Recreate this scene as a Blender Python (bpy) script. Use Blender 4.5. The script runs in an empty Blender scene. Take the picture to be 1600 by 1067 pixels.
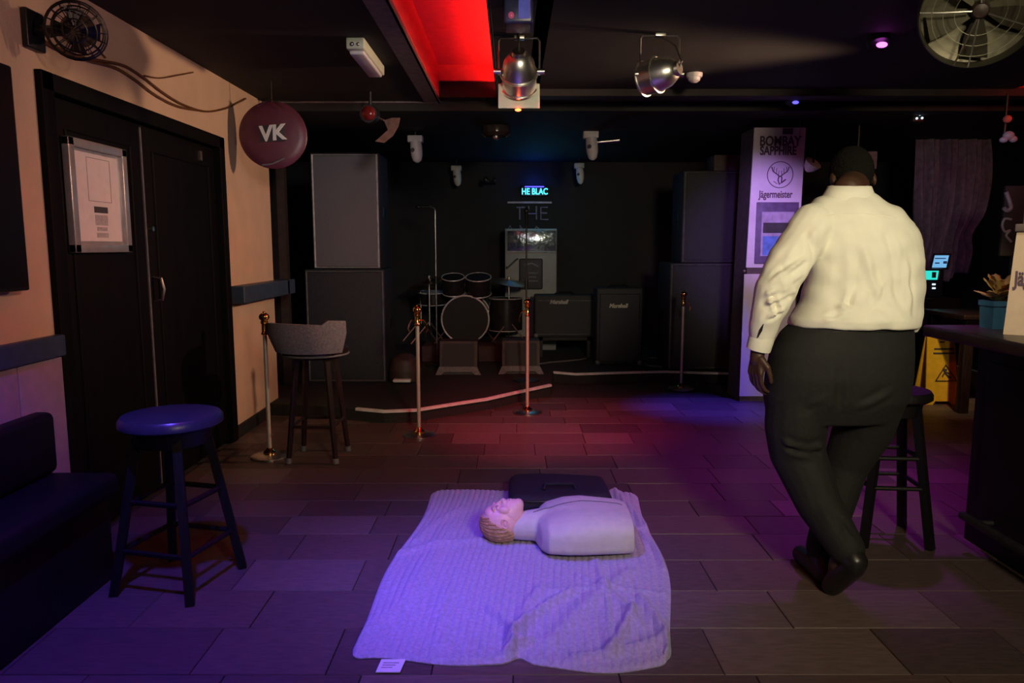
import bpy, math, random
import numpy as np
from mathutils import Vector, Matrix, Euler
random.seed(7); rng = np.random.RandomState(5)
S = bpy.context.scene; COL = S.collection
PI = math.pi
# ------------------------------------------------------------------ camera
F = 1150.0; TH = math.radians(7.33); CH = 1.40
cd = bpy.data.cameras.new('camera'); cam = bpy.data.objects.new('camera', cd); COL.objects.link(cam)
cd.sensor_width = 36; cd.lens = 36*F/1600; cam.location = (0, 0, CH); cam.rotation_euler = (PI/2-TH, 0, 0)
cd.clip_start = .05
S.camera = cam
S.view_settings.view_transform = 'Standard'; S.view_settings.look = 'None'
S.view_settings.exposure = 0.0; S.view_settings.gamma = 1; S.view_settings.use_curve_mapping = False
w = bpy.data.worlds.new('world'); S.world = w; w.use_nodes = True
w.node_tree.nodes['Background'].inputs[0].default_value = (.55, .5, .6, 1)
w.node_tree.nodes['Background'].inputs[1].default_value = .02
# ------------------------------------------------------------------ room lamps and added fill spots
def lamp(name, kind, loc, tgt, col, power, size=.2, angle=60, blend=.6, spread=None):
    l = bpy.data.lights.new(name, kind); l.color = col; l.energy = power
    if kind == 'AREA':
        l.size = size
        if spread: l.spread = math.radians(spread)
    else: l.shadow_soft_size = size
    if kind == 'SPOT': l.spot_size = math.radians(angle); l.spot_blend = blend
    o = bpy.data.objects.new(name, l); COL.objects.link(o); o.location = loc
    if tgt is not None:
        o.rotation_euler = (Vector(tgt)-Vector(loc)).to_track_quat('-Z', 'Y').to_euler()
    return o
WARM = (1, .74, .38)
lamp('bar_lamp_light', 'AREA', (1.2, -.6, 2.35), (1.15, 3.2, 1.5), (1, .86, .56), 22, .5, spread=80)
lamp('bar_side_light', 'SPOT', (2.6, 4.6, 2.30), (-2.0, 5.0, 1.75), (1, .60, .38), 300, .08, 60, .9)
lamp('bar_side_light', 'SPOT', (1.6, .2, 2.35), (-2.0, 3.0, 2.0), (1, .58, .46), 165, .15, 42, .9)
lamp('stage_wash_light', 'SPOT', (.2, 2.0, 2.40), (-1.7, 7.6, 1.4), (.86, .80, 1), 85, .15, 34, .9)
lamp('stage_wash_light', 'SPOT', (.2, 2.0, 2.40), (.5, 8.2, .7), (.9, .80, .95), 22, .15, 44, .9)
lamp('par_can_fill_light', 'SPOT', (.4, -.3, 1.9), (.45, 4.3, 2.42), (1, .88, .68), 36, .2, 20, .8)  # unseen fill spot added to brighten the chrome par cans
lamp('blue_disco_light', 'SPOT', (-.5, 2.3, 2.5), (-.06, 3.1, .0), (.17, .10, 1), 215, .05, 48, 1)
lamp('lilac_disco_light', 'SPOT', (.6, 1.4, 2.5), (.18, 2.85, .0), (.60, .38, 1), 52, .05, 44, 1)
lamp('blue_floor_light', 'SPOT', (-1.0, 1.9, 2.5), (-1.15, 2.5, 0), (.12, .07, 1), 270, .05, 70, 1)
lamp('red_floor_light', 'SPOT', (.3, 4.2, 2.4), (.25, 5.7, 0), (1, .06, .10), 230, .05, 52, 1)
lamp('magenta_floor_light', 'SPOT', (2.2, 4.2, 2.45), (1.6, 4.4, 0), (.70, .04, 1), 120, .05, 84, 1)
lamp('blue_spot_light', 'SPOT', (2.3, 5.9, 2.4), (1.75, 6.3, .1), (.10, .05, 1), 420, .04, 34, 1)
lamp('lilac_sign_light', 'SPOT', (1.5, 4.6, 2.1), (2.2, 6.7, 1.6), (.52, .27, 1), 170, .05, 34, .9)
lamp('red_stage_light', 'SPOT', (-.1, 5.5, 2.3), (-.35, 7.9, .1), (1, .08, .04), 22, .05, 50, 1)
lamp('curtain_fill_light', 'SPOT', (2.9, 4.4, 2.3), (4.1, 7.6, 1.5), (.75, .55, 1), 30, .05, 40, 1)  # lilac fill added to lift the cloth out of the dark
lamp('wet_sign_fill_light', 'SPOT', (3.2, 4.6, 2.4), (3.75, 6.3, .5), (1, .75, .4), 130, .05, 30, .9)  # added fill, no fixture; lights the yellow floor sign
lamp('plant_fill_light', 'SPOT', (1.5, 2.2, 2.45), (2.42, 3.4, 1.12), (1, .82, .6), 34, .06, 30, .8)  # warm fill added for the plant on the counter, no real pendant
# ------------------------------------------------------------------ pixel -> place
def at(px, py, d):
    cx = (px-800)/F; cy = (533.5-py)/F
    dy = math.cos(TH)+cy*math.sin(TH); dz = -math.sin(TH)+cy*math.cos(TH)
    t = d/dy
    return Vector((cx*t, d, CH+dz*t))
def fl(px, py, z=0.):
    cx = (px-800)/F; cy = (533.5-py)/F
    dy = math.cos(TH)+cy*math.sin(TH); dz = -math.sin(TH)+cy*math.cos(TH)
    t = (z-CH)/dz
    return Vector((cx*t, dy*t, z))
# ------------------------------------------------------------------ materials
def mat(name, col, rough=.6, metal=0, var=.25, scale=18, bump=.15, emit=None, es=1, spec=.5, stretch=(1, 1, 1), bscale=None, sheen=0, alpha=1, trans=0):
    m = bpy.data.materials.new(name); m.use_nodes = True; n = m.node_tree.nodes; l = m.node_tree.links
    b = n['Principled BSDF']
    tc = n.new('ShaderNodeTexCoord'); mp = n.new('ShaderNodeMapping'); mp.inputs['Scale'].default_value = stretch
    l.new(tc.outputs['Object'], mp.inputs[0])
    no = n.new('ShaderNodeTexNoise'); no.inputs['Scale'].default_value = scale; no.inputs['Detail'].default_value = 5
    l.new(mp.outputs[0], no.inputs['Vector'])
    cr = n.new('ShaderNodeValToRGB')
    a = tuple(max(0, c*(1-var)) for c in col[:3])+(1,); c2 = tuple(min(1, c*(1+var)) for c in col[:3])+(1,)
    cr.color_ramp.elements[0].position = .3; cr.color_ramp.elements[1].position = .7
    cr.color_ramp.elements[0].color = a; cr.color_ramp.elements[1].color = c2
    l.new(no.outputs[0], cr.inputs[0]); l.new(cr.outputs[0], b.inputs['Base Color'])
    b.inputs['Roughness'].default_value = rough; b.inputs['Metallic'].default_value = metal
    b.inputs['Specular IOR Level'].default_value = spec
    if sheen: b.inputs['Sheen Weight'].default_value = sheen
    if trans: b.inputs['Transmission Weight'].default_value = trans
    if alpha < 1: b.inputs['Alpha'].default_value = alpha
    if bump:
        bp = n.new('ShaderNodeBump'); bp.inputs['Strength'].default_value = bump; bp.inputs['Distance'].default_value = .01
        if bscale:
            n2 = n.new('ShaderNodeTexNoise'); n2.inputs['Scale'].default_value = bscale; n2.inputs['Detail'].default_value = 3
            l.new(mp.outputs[0], n2.inputs['Vector']); l.new(n2.outputs[0], bp.inputs['Height'])
        else: l.new(no.outputs[0], bp.inputs['Height'])
        l.new(bp.outputs[0], b.inputs['Normal'])
    if emit:
        b.inputs['Emission Color'].default_value = tuple(emit)+(1,); b.inputs['Emission Strength'].default_value = es
    return m
M = {}
M['black_wall'] = mat('black_wall', (.010, .009, .012), .75, bump=.3, scale=6)
M['black_ceiling'] = mat('black_ceiling', (.019, .018, .017), .8, bump=.2, scale=4)
M['cream_wall'] = mat('cream_wall', (.64, .46, .33), .8, var=.06, scale=5, bump=.25, bscale=60)
M['blue_trim'] = mat('blue_trim', (.035, .06, .11), .45, var=.15)
M['panel'] = mat('panel', (.33, .24, .30), .6, var=.08, bump=.1)
M['door'] = mat('door', (.0035, .003, .0042), .6, var=.3, scale=4, stretch=(8, 8, 1), bump=.1, spec=.12)
M['floorbase'] = mat('floorbase', (.045, .032, .031), .8)
TILES = [mat('tile_'+k, c, .5, var=.22, scale=7, bump=.12, stretch=(1, 3, 1)) for k, c in
         zip(('umber', 'dark', 'brown', 'taupe'), ((.105, .072, .068), (.082, .056, .055), (.118, .078, .070), (.145, .105, .096)))]
M['stage'] = mat('stage', (.022, .020, .022), .9, bump=.4, scale=90)
M['white_edge'] = mat('white_edge', (.8, .76, .78), .5, var=.15)
M['grille'] = mat('grille', (.17, .165, .185), .7, metal=0, var=.3, scale=260, bump=.5)
M['grille_dark'] = mat('grille_dark', (.042, .042, .05), .7, metal=.1, var=.3, scale=220, bump=.5)
M['cab'] = mat('cab', (.028, .028, .034), .7, var=.3, scale=120, bump=.3)
M['silver_edge'] = mat('silver_edge', (.62, .60, .62), .45, metal=.2)
M['dark_edge'] = mat('dark_edge', (.17, .165, .18), .5, metal=.1)
M['chrome'] = mat('chrome', (.82, .80, .74), .33, metal=1, var=.08, bump=.03)
M['steel'] = mat('steel', (.55, .52, .48), .3, metal=1, var=.1, bump=.05)
M['brass'] = mat('brass', (.80, .50, .14), .16, metal=1, var=.08, bump=.02)
M['pole'] = mat('pole', (.72, .62, .50), .35, metal=.45, var=.08, bump=.02)
M['darkwood'] = mat('darkwood', (.02, .010, .009), .35, var=.4, stretch=(6, 6, 1), scale=10)
M['blackwood'] = mat('blackwood', (.006, .005, .006), .5, var=.3, stretch=(6, 6, 1), scale=10, spec=.3)
M['seat_navy'] = mat('seat_navy', (.03, .033, .06), .32, var=.15)
M['grey_fabric'] = mat('grey_fabric', (.20, .18, .20), .85, bump=.3, scale=80)
M['black_vinyl'] = mat('black_vinyl', (.005, .005, .007), .55, bump=.2, spec=.25)
M['black_plastic'] = mat('black_plastic', (.012, .012, .014), .4)
M['tv'] = mat('tv', (.003, .003, .004), .35, bump=0)
M['white_plastic'] = mat('white_plastic', (.70, .66, .66), .45, var=.08)
M['grey_plastic'] = mat('grey_plastic', (.34, .31, .36), .5, var=.1)
M['cream_plastic'] = mat('cream_plastic', (.62, .66, .50), .45, var=.08)
M['frame_silver'] = mat('frame_silver', (.50, .50, .52), .32, metal=.6, var=.1)
M['paper'] = mat('paper', (.72, .66, .68), .7, var=.05, bump=.05)
M['print_grey'] = mat('print_grey', (.25, .23, .25), .7, var=.3, scale=70)
M['print_dark'] = mat('print_dark', (.05, .045, .055), .6)
M['maroon'] = mat('maroon', (.115, .026, .05), .4, var=.2, scale=6, bump=.3)
M['white_paint'] = mat('white_paint', (.85, .85, .85), .5, var=.04)
M['cable'] = mat('cable', (.14, .06, .02), .5)
M['cable_black'] = mat('cable_black', (.03, .025, .025), .5)
M['cable_grey'] = mat('cable_grey', (.16, .14, .15), .6)
M['shirt'] = mat('shirt', (.86, .84, .74), .75, var=.04, scale=12, bump=.18, bscale=22)
M['trousers'] = mat('trousers', (.0085, .0085, .0095), .8, var=.2, scale=60, bump=.2)
M['skin_dark'] = mat('skin_dark', (.062, .028, .017), .5, var=.15)
M['hair_black'] = mat('hair_black', (.006, .005, .0045), .9, spec=.15, scale=120, bump=.8)
M['shoe'] = mat('shoe', (.015, .013, .013), .35)
M['manikin_skin'] = mat('manikin_skin', (.88, .52, .46), .42, var=.06)
M['manikin_hair'] = mat('manikin_hair', (.50, .30, .13), .5, var=.3, scale=40, bump=.8, stretch=(1, 1, 3))
M['manikin_shirt'] = mat('manikin_shirt', (.60, .58, .52), .7, var=.05, bump=.25, scale=30)
M['bag'] = mat('bag', (.010, .010, .022), .75, bump=.5, scale=160)
M['blanket'] = mat('blanket', (.44, .38, .54), .9, var=.16, scale=70, bump=.5, bscale=240, sheen=.2)
M['tag'] = mat('tag', (.85, .82, .85), .5, var=.04)
M['yellow'] = mat('yellow', (.80, .47, .03), .4, var=.1)
M['pot_blue'] = mat('pot_blue', (.07, .25, .42), .35, var=.1)
M['leaf'] = mat('leaf', (.50, .34, .10), .55, var=.2)
M['cardboard'] = mat('cardboard', (.62, .48, .36), .7, var=.06)
M['sign_white'] = mat('sign_white', (.72, .66, .74), .6, var=.06, scale=9)
M['sign_side'] = mat('sign_side', (.10, .075, .075), .7)
M['ink'] = mat('ink', (.10, .05, .09), .6)
M['frame_purple'] = mat('frame_purple', (.13, .09, .20), .5)
M['screen_paper'] = mat('screen_paper', (.45, .38, .55), .5)
M['screen_blue'] = mat('screen_blue', (.12, .25, .65), .5)
M['curtain'] = mat('curtain', (.16, .13, .18), .9, bump=.3, scale=20)
M['foil'] = mat('foil', (.30, .36, .42), .15, metal=.9, var=.3, bump=1, scale=7)
M['fridge'] = mat('fridge', (.30, .29, .30), .5, var=.06)
M['fridge_side'] = mat('fridge_side', (.14, .14, .15), .5)
M['drum_shell'] = mat('drum_shell', (.02, .016, .018), .25)
M['drum_head'] = mat('drum_head', (.006, .005, .006), .7)
M['cymbal'] = mat('cymbal', (.55, .42, .22), .3, metal=1)
M['hoop'] = mat('hoop', (.75, .72, .74), .35, metal=.3)
M['gold_logo'] = mat('gold_logo', (.50, .46, .36), .4)
M['logo_grey'] = mat('logo_grey', (.35, .34, .34), .45)
M['e_cyan'] = mat('e_cyan', (.02, .2, .3), .5, emit=(.06, .75, 1), es=2.6)
M['e_blue'] = mat('e_blue', (.02, .05, .3), .5, emit=(.06, .08, 1), es=2.5)
M['e_violet'] = mat('e_violet', (.1, .1, .3), .5, emit=(.02, .05, .6), es=.25)
M['e_magenta'] = mat('e_magenta', (.3, .02, .3), .5, emit=(.95, .12, 1), es=4)
M['e_bluelens'] = mat('e_bluelens', (.02, .02, .3), .5, emit=(.10, .08, 1), es=2.4)
M['e_red'] = mat('e_red', (.3, .02, .02), .5, emit=(1, .13, .03), es=7)
M['e_redstrip'] = mat('e_redstrip', (.3, .02, .02), .5, emit=(1, .028, .022), es=55)
M['e_screen'] = mat('e_screen', (.1, .2, .3), .3, emit=(.18, .50, .85), es=.9)
M['e_teal'] = mat('e_teal', (.02, .3, .3), .3, emit=(.03, .75, .62), es=1)
M['e_white'] = mat('e_white', (.5, .5, .5), .3, emit=(.65, .85, 1), es=1.4)
M['e_panel'] = mat('e_panel', (.5, .5, .4), .3, emit=(1, .88, .62), es=.7)
M['red_paint'] = mat('red_paint', (.75, .18, .16), .7, var=.06)
M['red_glass'] = mat('red_glass', (.16, .015, .012), .15, var=.4)
M['tan_cloth'] = mat('tan_cloth', (.15, .09, .07), .8)
M['smoke_glass'] = mat('smoke_glass', (.05, .035, .032), .2)
M['chalk'] = mat('chalk', (.20, .20, .23), .7)
M['neon_off'] = mat('neon_off', (.30, .25, .30), .4)
M['fan_metal'] = mat('fan_metal', (.20, .19, .14), .45, metal=.9, var=.2, scale=6)
M['olive_blade'] = mat('olive_blade', (.11, .10, .07), .45, metal=.7, var=.15)
# ------------------------------------------------------------------ mesh builder
class MB:
    def __init__(s): s.v = []; s.f = []
    def add(s, vs, fs):
        o = len(s.v); s.v += [tuple(v) for v in vs]; s.f += [tuple(i+o for i in f) for f in fs]; return s
    def box(s, a, b, bev=0, xf=None):
        a = np.minimum(a, b)*1.0; b = np.maximum(a, b)*1.0
        return s._box(a, b, bev, xf)
    def _box(s, a, b, e, xf):
        if e <= 0:
            vs = [(x, y, z) for x in (a[0], b[0]) for y in (a[1], b[1]) for z in (a[2], b[2])]
            fs = [(0, 1, 3, 2), (4, 6, 7, 5), (0, 4, 5, 1), (2, 3, 7, 6), (0, 2, 6, 4), (1, 5, 7, 3)]
        else:
            import bmesh
            bm = bmesh.new(); bmesh.ops.create_cube(bm, size=1)
            for v in bm.verts: v.co = Vector([(a[i]+b[i])/2+v.co[i]*(b[i]-a[i]) for i in range(3)])
            bmesh.ops.bevel(bm, geom=bm.edges[:], offset=e, segments=3, affect='EDGES', profile=.5)
            bm.verts.index_update(); vs = [v.co.copy() for v in bm.verts]; fs = [[v.index for v in f.verts] for f in bm.faces]; bm.free()
        if xf is not None: vs = [xf @ Vector(v) for v in vs]
        return s.add(vs, fs)
    def lathe(s, prof, c=(0, 0, 0), n=24, axis=(0, 0, 1), cap=True):
        q = Vector((0, 0, 1)).rotation_difference(Vector(axis)); c = Vector(c); vs = []; fs = []
        for r, z in prof:
            for i in range(n):
                a = 2*PI*i/n; vs.append(c+q @ Vector((r*math.cos(a), r*math.sin(a), z)))
        for j in range(len(prof)-1):
            for i in range(n):
                k = (i+1) % n; fs.append((j*n+i, j*n+k, (j+1)*n+k, (j+1)*n+i))
        if cap:
            fs.append(tuple(range(n))[::-1]); fs.append(tuple((len(prof)-1)*n+i for i in range(n)))
        return s.add(vs, fs)
    def cyl(s, p, q, r, r2=None, n=16):
        p = Vector(p); q = Vector(q); L = (q-p).length
        return s.lathe([(r, 0), (r if r2 is None else r2, L)], p, n, (q-p).normalized())
    def tube(s, pts, r, n=8, closed=False):
        pts = [Vector(p) for p in pts]; N = len(pts); rs = r if hasattr(r, '__len__') else [r]*N
        vs = []; fs = []; up = Vector((0, 0, 1)); prev = None
        for i, p in enumerate(pts):
            t = ((pts[(i+1) % N] if (closed or i < N-1) else p)-(pts[i-1] if (closed or i > 0) else p)).normalized()
            if prev is None:
                u = up if abs(t.z) < .9 else Vector((1, 0, 0)); a = t.cross(u).normalized()
            else:
                a = prev-t*prev.dot(t); a = a.normalized() if a.length > 1e-6 else t.orthogonal().normalized()
            prev = a; b = t.cross(a)
            for k in range(n):
                an = 2*PI*k/n; vs.append(p+a*math.cos(an)*rs[i]+b*math.sin(an)*rs[i])
        for i in range(N if closed else N-1):
            for k in range(n):
                i2 = (i+1) % N; k2 = (k+1) % n; fs.append((i*n+k, i*n+k2, i2*n+k2, i2*n+k))
        if not closed:
            fs.append(tuple(range(n))[::-1]); fs.append(tuple((N-1)*n+k for k in range(n)))
        return s.add(vs, fs)
    def ell(s, c, r, rot=None, n=24, m=14):
        c = Vector(c); R = rot.to_matrix() if rot else Matrix.Identity(3); vs = []; fs = []
        for j in range(1, m):
            ph = PI*j/m
            for i in range(n):
                a = 2*PI*i/n; vs.append(c+R @ Vector((r[0]*math.sin(ph)*math.cos(a), r[1]*math.sin(ph)*math.sin(a), r[2]*math.cos(ph))))
        vs.append(c+R @ Vector((0, 0, r[2]))); vs.append(c-R @ Vector((0, 0, r[2]))); T = len(vs)-2
        for j in range(m-2):
            for i in range(n):
                k = (i+1) % n; fs.append((j*n+i, (j+1)*n+i, (j+1)*n+k, j*n+k))
        for i in range(n):
            k = (i+1) % n; fs.append((T, i, k)); fs.append((T+1, (m-2)*n+k, (m-2)*n+i))
        return s.add(vs, fs)
    def cap(s, p, q, r1, r2, n=16):
        p = Vector(p); q = Vector(q); d = (q-p); L = d.length; d.normalize(); pr = []
        for k in range(5): a = PI/2*(1-k/4.); pr.append((max(.0005, r1*math.cos(a)), -r1*math.sin(a)))
        for k in range(5): a = PI/2*k/4.; pr.append((max(.0005, r2*math.cos(a)), L+r2*math.sin(a)))
        return s.lathe(pr, p, n, d)
    def chain(s, pts, rs):
        for i in range(len(pts)-1): s.cap(pts[i], pts[i+1], rs[i], rs[i+1])
        return s
    def loft(s, rings):  # rings of equal length points
        n = len(rings[0]); vs = [p for r in rings for p in r]; fs = []
        for j in range(len(rings)-1):
            for i in range(n):
                k = (i+1) % n; fs.append((j*n+i, j*n+k, (j+1)*n+k, (j+1)*n+i))
        fs.append(tuple(range(n))[::-1]); fs.append(tuple((len(rings)-1)*n+i for i in range(n)))
        return s.add(vs, fs)
    def prism(s, poly, a, b, axis='y'):
        n = len(poly); vs = []
        for t in (a, b):
            for u, v in poly:
                vs.append({'y': (u, t, v), 'x': (t, u, v), 'z': (u, v, t)}[axis])
        fs = [tuple(range(n)), tuple(range(n, 2*n))[::-1]]+[(i, i+n, (i+1) % n+n, (i+1) % n) for i in range(n)]
        return s.add(vs, fs)
    def xf(s, m): s.v = [tuple(m @ Vector(v)) for v in s.v]; return s
    def mesh(s, name, off=(0, 0, 0)):
        me = bpy.data.meshes.new(name); me.from_pydata([(v[0]-off[0], v[1]-off[1], v[2]-off[2]) for v in s.v], [], s.f)
        import bmesh
        bm = bmesh.new(); bm.from_mesh(me); bmesh.ops.recalc_face_normals(bm, faces=bm.faces); bm.to_mesh(me); bm.free()
        me.update(); return me
def smooth(me, ang=40):
    me.polygons.foreach_set('use_smooth', [True]*len(me.polygons))
    try: me.set_sharp_from_angle(angle=math.radians(ang))
    except Exception: pass
def worldloc(o):
    v = Vector((0, 0, 0))
    while o: v += Vector(o.location); o = o.parent
    return v
def part(name, mb, m, parent=None, label=None, flat=False):
    off = worldloc(parent) if parent else Vector((0, 0, 0))
    me = mb if isinstance(mb, bpy.types.Mesh) else mb.mesh(name, off)
    if isinstance(mb, bpy.types.Mesh):
        me.transform(Matrix.Translation(-off))
    if not flat: smooth(me)
    me.materials.clear(); me.materials.append(M[m] if isinstance(m, str) else m)
    o = bpy.data.objects.new(name, me); COL.objects.link(o); o.parent = parent
    if label: o['label'] = label
    return o
def struct(name, mb, m, flat=True):
    o = part(name, mb, m, None, flat=flat); o['kind'] = 'structure'; return o
def thing(name, label, cat, loc=(0, 0, 0), group=None):
    o = bpy.data.objects.new(name, None); COL.objects.link(o); o.location = loc; o.empty_display_size = .1
    o['label'] = label; o['category'] = cat
    if group: o['group'] = group
    return o
def single(name, mb, m, label, cat, group=None, flat=False):
    vs = np.array(mb.v) if isinstance(mb, MB) else None
    o = part(name, mb, m, None, flat=flat); o['label'] = label; o['category'] = cat
    if group: o['group'] = group
    if vs is not None:
        c = Vector(((vs[:, 0].min()+vs[:, 0].max())/2, (vs[:, 1].min()+vs[:, 1].max())/2, vs[:, 2].min()))
        o.data.transform(Matrix.Translation(-c)); o.location = c
    return o
def text(name, body, m, parent, origin, size, rot=(PI/2, 0, 0), extr=.0015, bold=0., align='CENTER', sx=1., shear=0., label=None):
    c = bpy.data.curves.new(name, 'FONT'); c.body = body; c.size = size; c.extrude = extr; c.offset = bold
    c.align_x = align; c.align_y = 'CENTER'; c.shear = shear
    t = bpy.data.objects.new(name, c); COL.objects.link(t)
    dg = bpy.context.evaluated_depsgraph_get(); me = bpy.data.meshes.new_from_object(t.evaluated_get(dg))
    bpy.data.objects.remove(t)
    me.transform(Matrix.Translation(Vector(origin)) @ Euler(rot).to_matrix().to_4x4() @ Matrix.Diagonal((sx, 1, 1, 1)))
    return part(name, me, m, parent, label, flat=True)
def remesh(mb, vox=.008, sm=4, name='m'):
    me = mb.mesh(name); o = bpy.data.objects.new('tmp', me); COL.objects.link(o)
    r = o.modifiers.new('r', 'REMESH'); r.mode = 'VOXEL'; r.voxel_size = vox; r.adaptivity = 0
    if sm:
        k = o.modifiers.new('s', 'SMOOTH'); k.factor = .5; k.iterations = sm
    dg = bpy.context.evaluated_depsgraph_get(); dg.update()
    out = bpy.data.meshes.new_from_object(o.evaluated_get(dg)); bpy.data.objects.remove(o)
    out.name = name
    return out
def getv(me):
    a = np.empty(len(me.vertices)*3); me.vertices.foreach_get('co', a); return a.reshape(-1, 3)
def getn(me):
    a = np.empty(len(me.vertices)*3); me.vertices.foreach_get('normal', a); return a.reshape(-1, 3)
def setv(me, a): me.vertices.foreach_set('co', a.reshape(-1)); me.update()
def folds(me, lst, gain=1.0):
    """lst: (p, q, width, amplitude) creases: ridge of cloth running from p to q"""
    v = getv(me); n = getn(me); d = np.zeros(len(v))
    for p, q, wd, am in lst:
        p = np.array(p); q = np.array(q); e = q-p; L2 = (e*e).sum()
        t = np.clip(((v-p) @ e)/L2, 0, 1); pr = p+t[:, None]*e
        r = np.sqrt(((v-pr)**2).sum(1))
        am = am*gain; wd = wd*(.85 if gain > 1 else 1); d += am*np.exp(-(r/wd)**2)*np.sin(PI*(.08+.84*t))-am*.5*np.exp(-((r-2*wd)/wd)**2)*np.sin(PI*t)
    setv(me, v+n*d[:, None])
# ================================================================== THE SETTING
ZC = 2.57; WX = -2.03
# floor slab and tiles
fb = struct('floor', MB().box((-3.2, -1.5, -.06), (5.3, 10.0, -.012)), 'floorbase')
tm = []
for k in range(4):
    me = MB()._box(np.array((0, 0, -.012)), np.array((1., 1., 0)), 0, None).mesh('tile')
    # bevelled top edge built from the corners
    t = MB(); e = .005
    t.add([(0, 0, -.012), (1, 0, -.012), (1, 1, -.012), (0, 1, -.012), (0, 0, -.003), (1, 0, -.003), (1, 1, -.003), (0, 1, -.003), (e, e, 0), (1-e, e, 0), (1-e, 1-e, 0), (e, 1-e, 0)],
          [(3, 2, 1, 0), (0, 1, 5, 4), (1, 2, 6, 5), (2, 3, 7, 6), (3, 0, 4, 7), (4, 5, 9, 8), (5, 6, 10, 9), (6, 7, 11, 10), (7, 4, 8, 11), (8, 9, 10, 11)])
    me = t.mesh('tile'); me.materials.append(TILES[k]); tm.append(me)
yy = 1.73; cnt = 0; rest = MB()
while yy < 6.6:
    hh = random.choice((.30, .30, .24)); xmax = min(4.9, .8*(yy+.5)+.3); xx = WX+.01-random.random()*.4
    while xx < xmax:
        ww = random.choice((.35, .5, .62, .45))
        if xx+ww > WX+.02 and xx > -.85*(yy+.5)-.6:
            x0 = max(xx, WX+.015); k = random.choice((0, 0, 1, 2, 0, 3, 1))
            o = bpy.data.objects.new('tile', tm[k]); COL.objects.link(o); o.parent = fb
            o.location = (x0, yy, random.uniform(-.0015, .0008)); o.scale = (xx+ww-.003-x0, hh-.003, 1); cnt += 1
        xx += ww
    yy += hh
print('tiles', cnt)
# left wall, with opening for the double door (y 3.29..5.22)
D0, D1, DT = 3.30, 5.20, 2.10
lw = MB()
lw.box((WX-.15, -1.5, 0), (WX, D0, ZC+.3)); lw.box((WX-.15, D1, 0), (WX, 6.28, ZC+.3)); lw.box((WX-.15, D0, DT), (WX, D1, ZC+.3))
struct('wall_left', lw, 'cream_wall')
struct('wall_stage_left', MB().box((-3.35, 6.28, 0), (-3.2, 10, 3)).box((-3.2, 6.13, 0), (WX-.15, 6.28, 3)), 'black_wall')
bw = struct('wall_back', MB().box((-3.35, 9.85, 0), (5.45, 10, 3)), 'black_wall')
struct('wall_right', MB().box((5.3, -1.5, 0), (5.45, 10, 3)), 'black_wall')
struct('wall_behind', MB().box((-2.2, -1.65, 0), (5.45, -1.5, 3)), 'black_wall')
# panelling below the rail
pw = struct('trim_1', MB().box((WX, -1.5, .0), (WX+.012, D0-.05, .92)), 'panel')
for k in range(3):
    y1 = D0-.055-k*.30-.0; pb = part('panel', MB().box((WX+.012, y1-.294, .12), (WX+.024, y1, .915), .004), 'panel', pw)
struct('trim_2', MB().box((WX, -1.5, .92), (WX+.045, D0-.05, 1.015), .008), 'blue_trim')
struct('trim_3', MB().box((WX, D1+.06, .995), (WX+.12, 6.34, 1.12), .01).box((WX-.6, 6.28, .995), (WX+.12, 6.5, 1.12), .01), 'blue_trim')
struct('baseboard_left', MB().box((WX, D1+.06, 0), (WX+.02, 6.28, .09)), 'black_wall')
# double door
dr = struct('door_1', MB().box((WX-.12, D0+.0, 0), (WX-.03, D0+.02, DT)).box((WX-.12, D0, DT-.02), (WX-.03, D1, DT)), 'door')
part('door_frame', MB().box((WX-.12, D0-.055, 0), (WX+.03, D0+.03, DT+.05), .004).box((WX-.12, D1-.03, 0), (WX+.03, D1+.055, DT+.05), .004).box((WX-.12, D0-.05, DT-.03), (WX+.03, D1+.05, DT+.05), .004), 'door', dr)
MID = (D0+D1)/2-.1
part('hinge', MB().box((WX+.0, D0+.028, 1.82), (WX+.012, D0+.042, 2.0)), 'steel', dr)
for a, b in ((D0+.035, MID-.004), (MID+.004, D1-.035)):
    lf = part('door_leaf', MB().box((WX-.06, a, .01), (WX-.015, b, DT-.035), .003), 'door', dr)
    part('leaf_moulding', MB().tube([(WX-.013, a+.12, .3), (WX-.013, b-.12, .3), (WX-.013, b-.12, 1.93), (WX-.013, a+.12, 1.93)], .008, closed=True), 'door', lf)
    if a > MID:
        part('door_handle', MB().tube([(WX-.015, a+.05, 1.09), (WX+.03, a+.05, 1.10), (WX+.045, a+.05, 1.16), (WX+.03, a+.05, 1.22), (WX-.015, a+.05, 1.23)], .009), 'steel', lf)
        part('door_bolt', MB().cyl((WX-.015, a+.05, 1.50), (WX+.006, a+.05, 1.50), .014), 'steel', lf)
        part('bolt_plate', MB().box((WX-.015, b-.25, 1.96), (WX-.002, b-.22, 2.02)), 'steel', lf)
part('edge_strip', MB().box((WX-.015, MID-.006, .02), (WX-.008, MID+.006, DT-.05)), 'dark_edge', dr)
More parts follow.
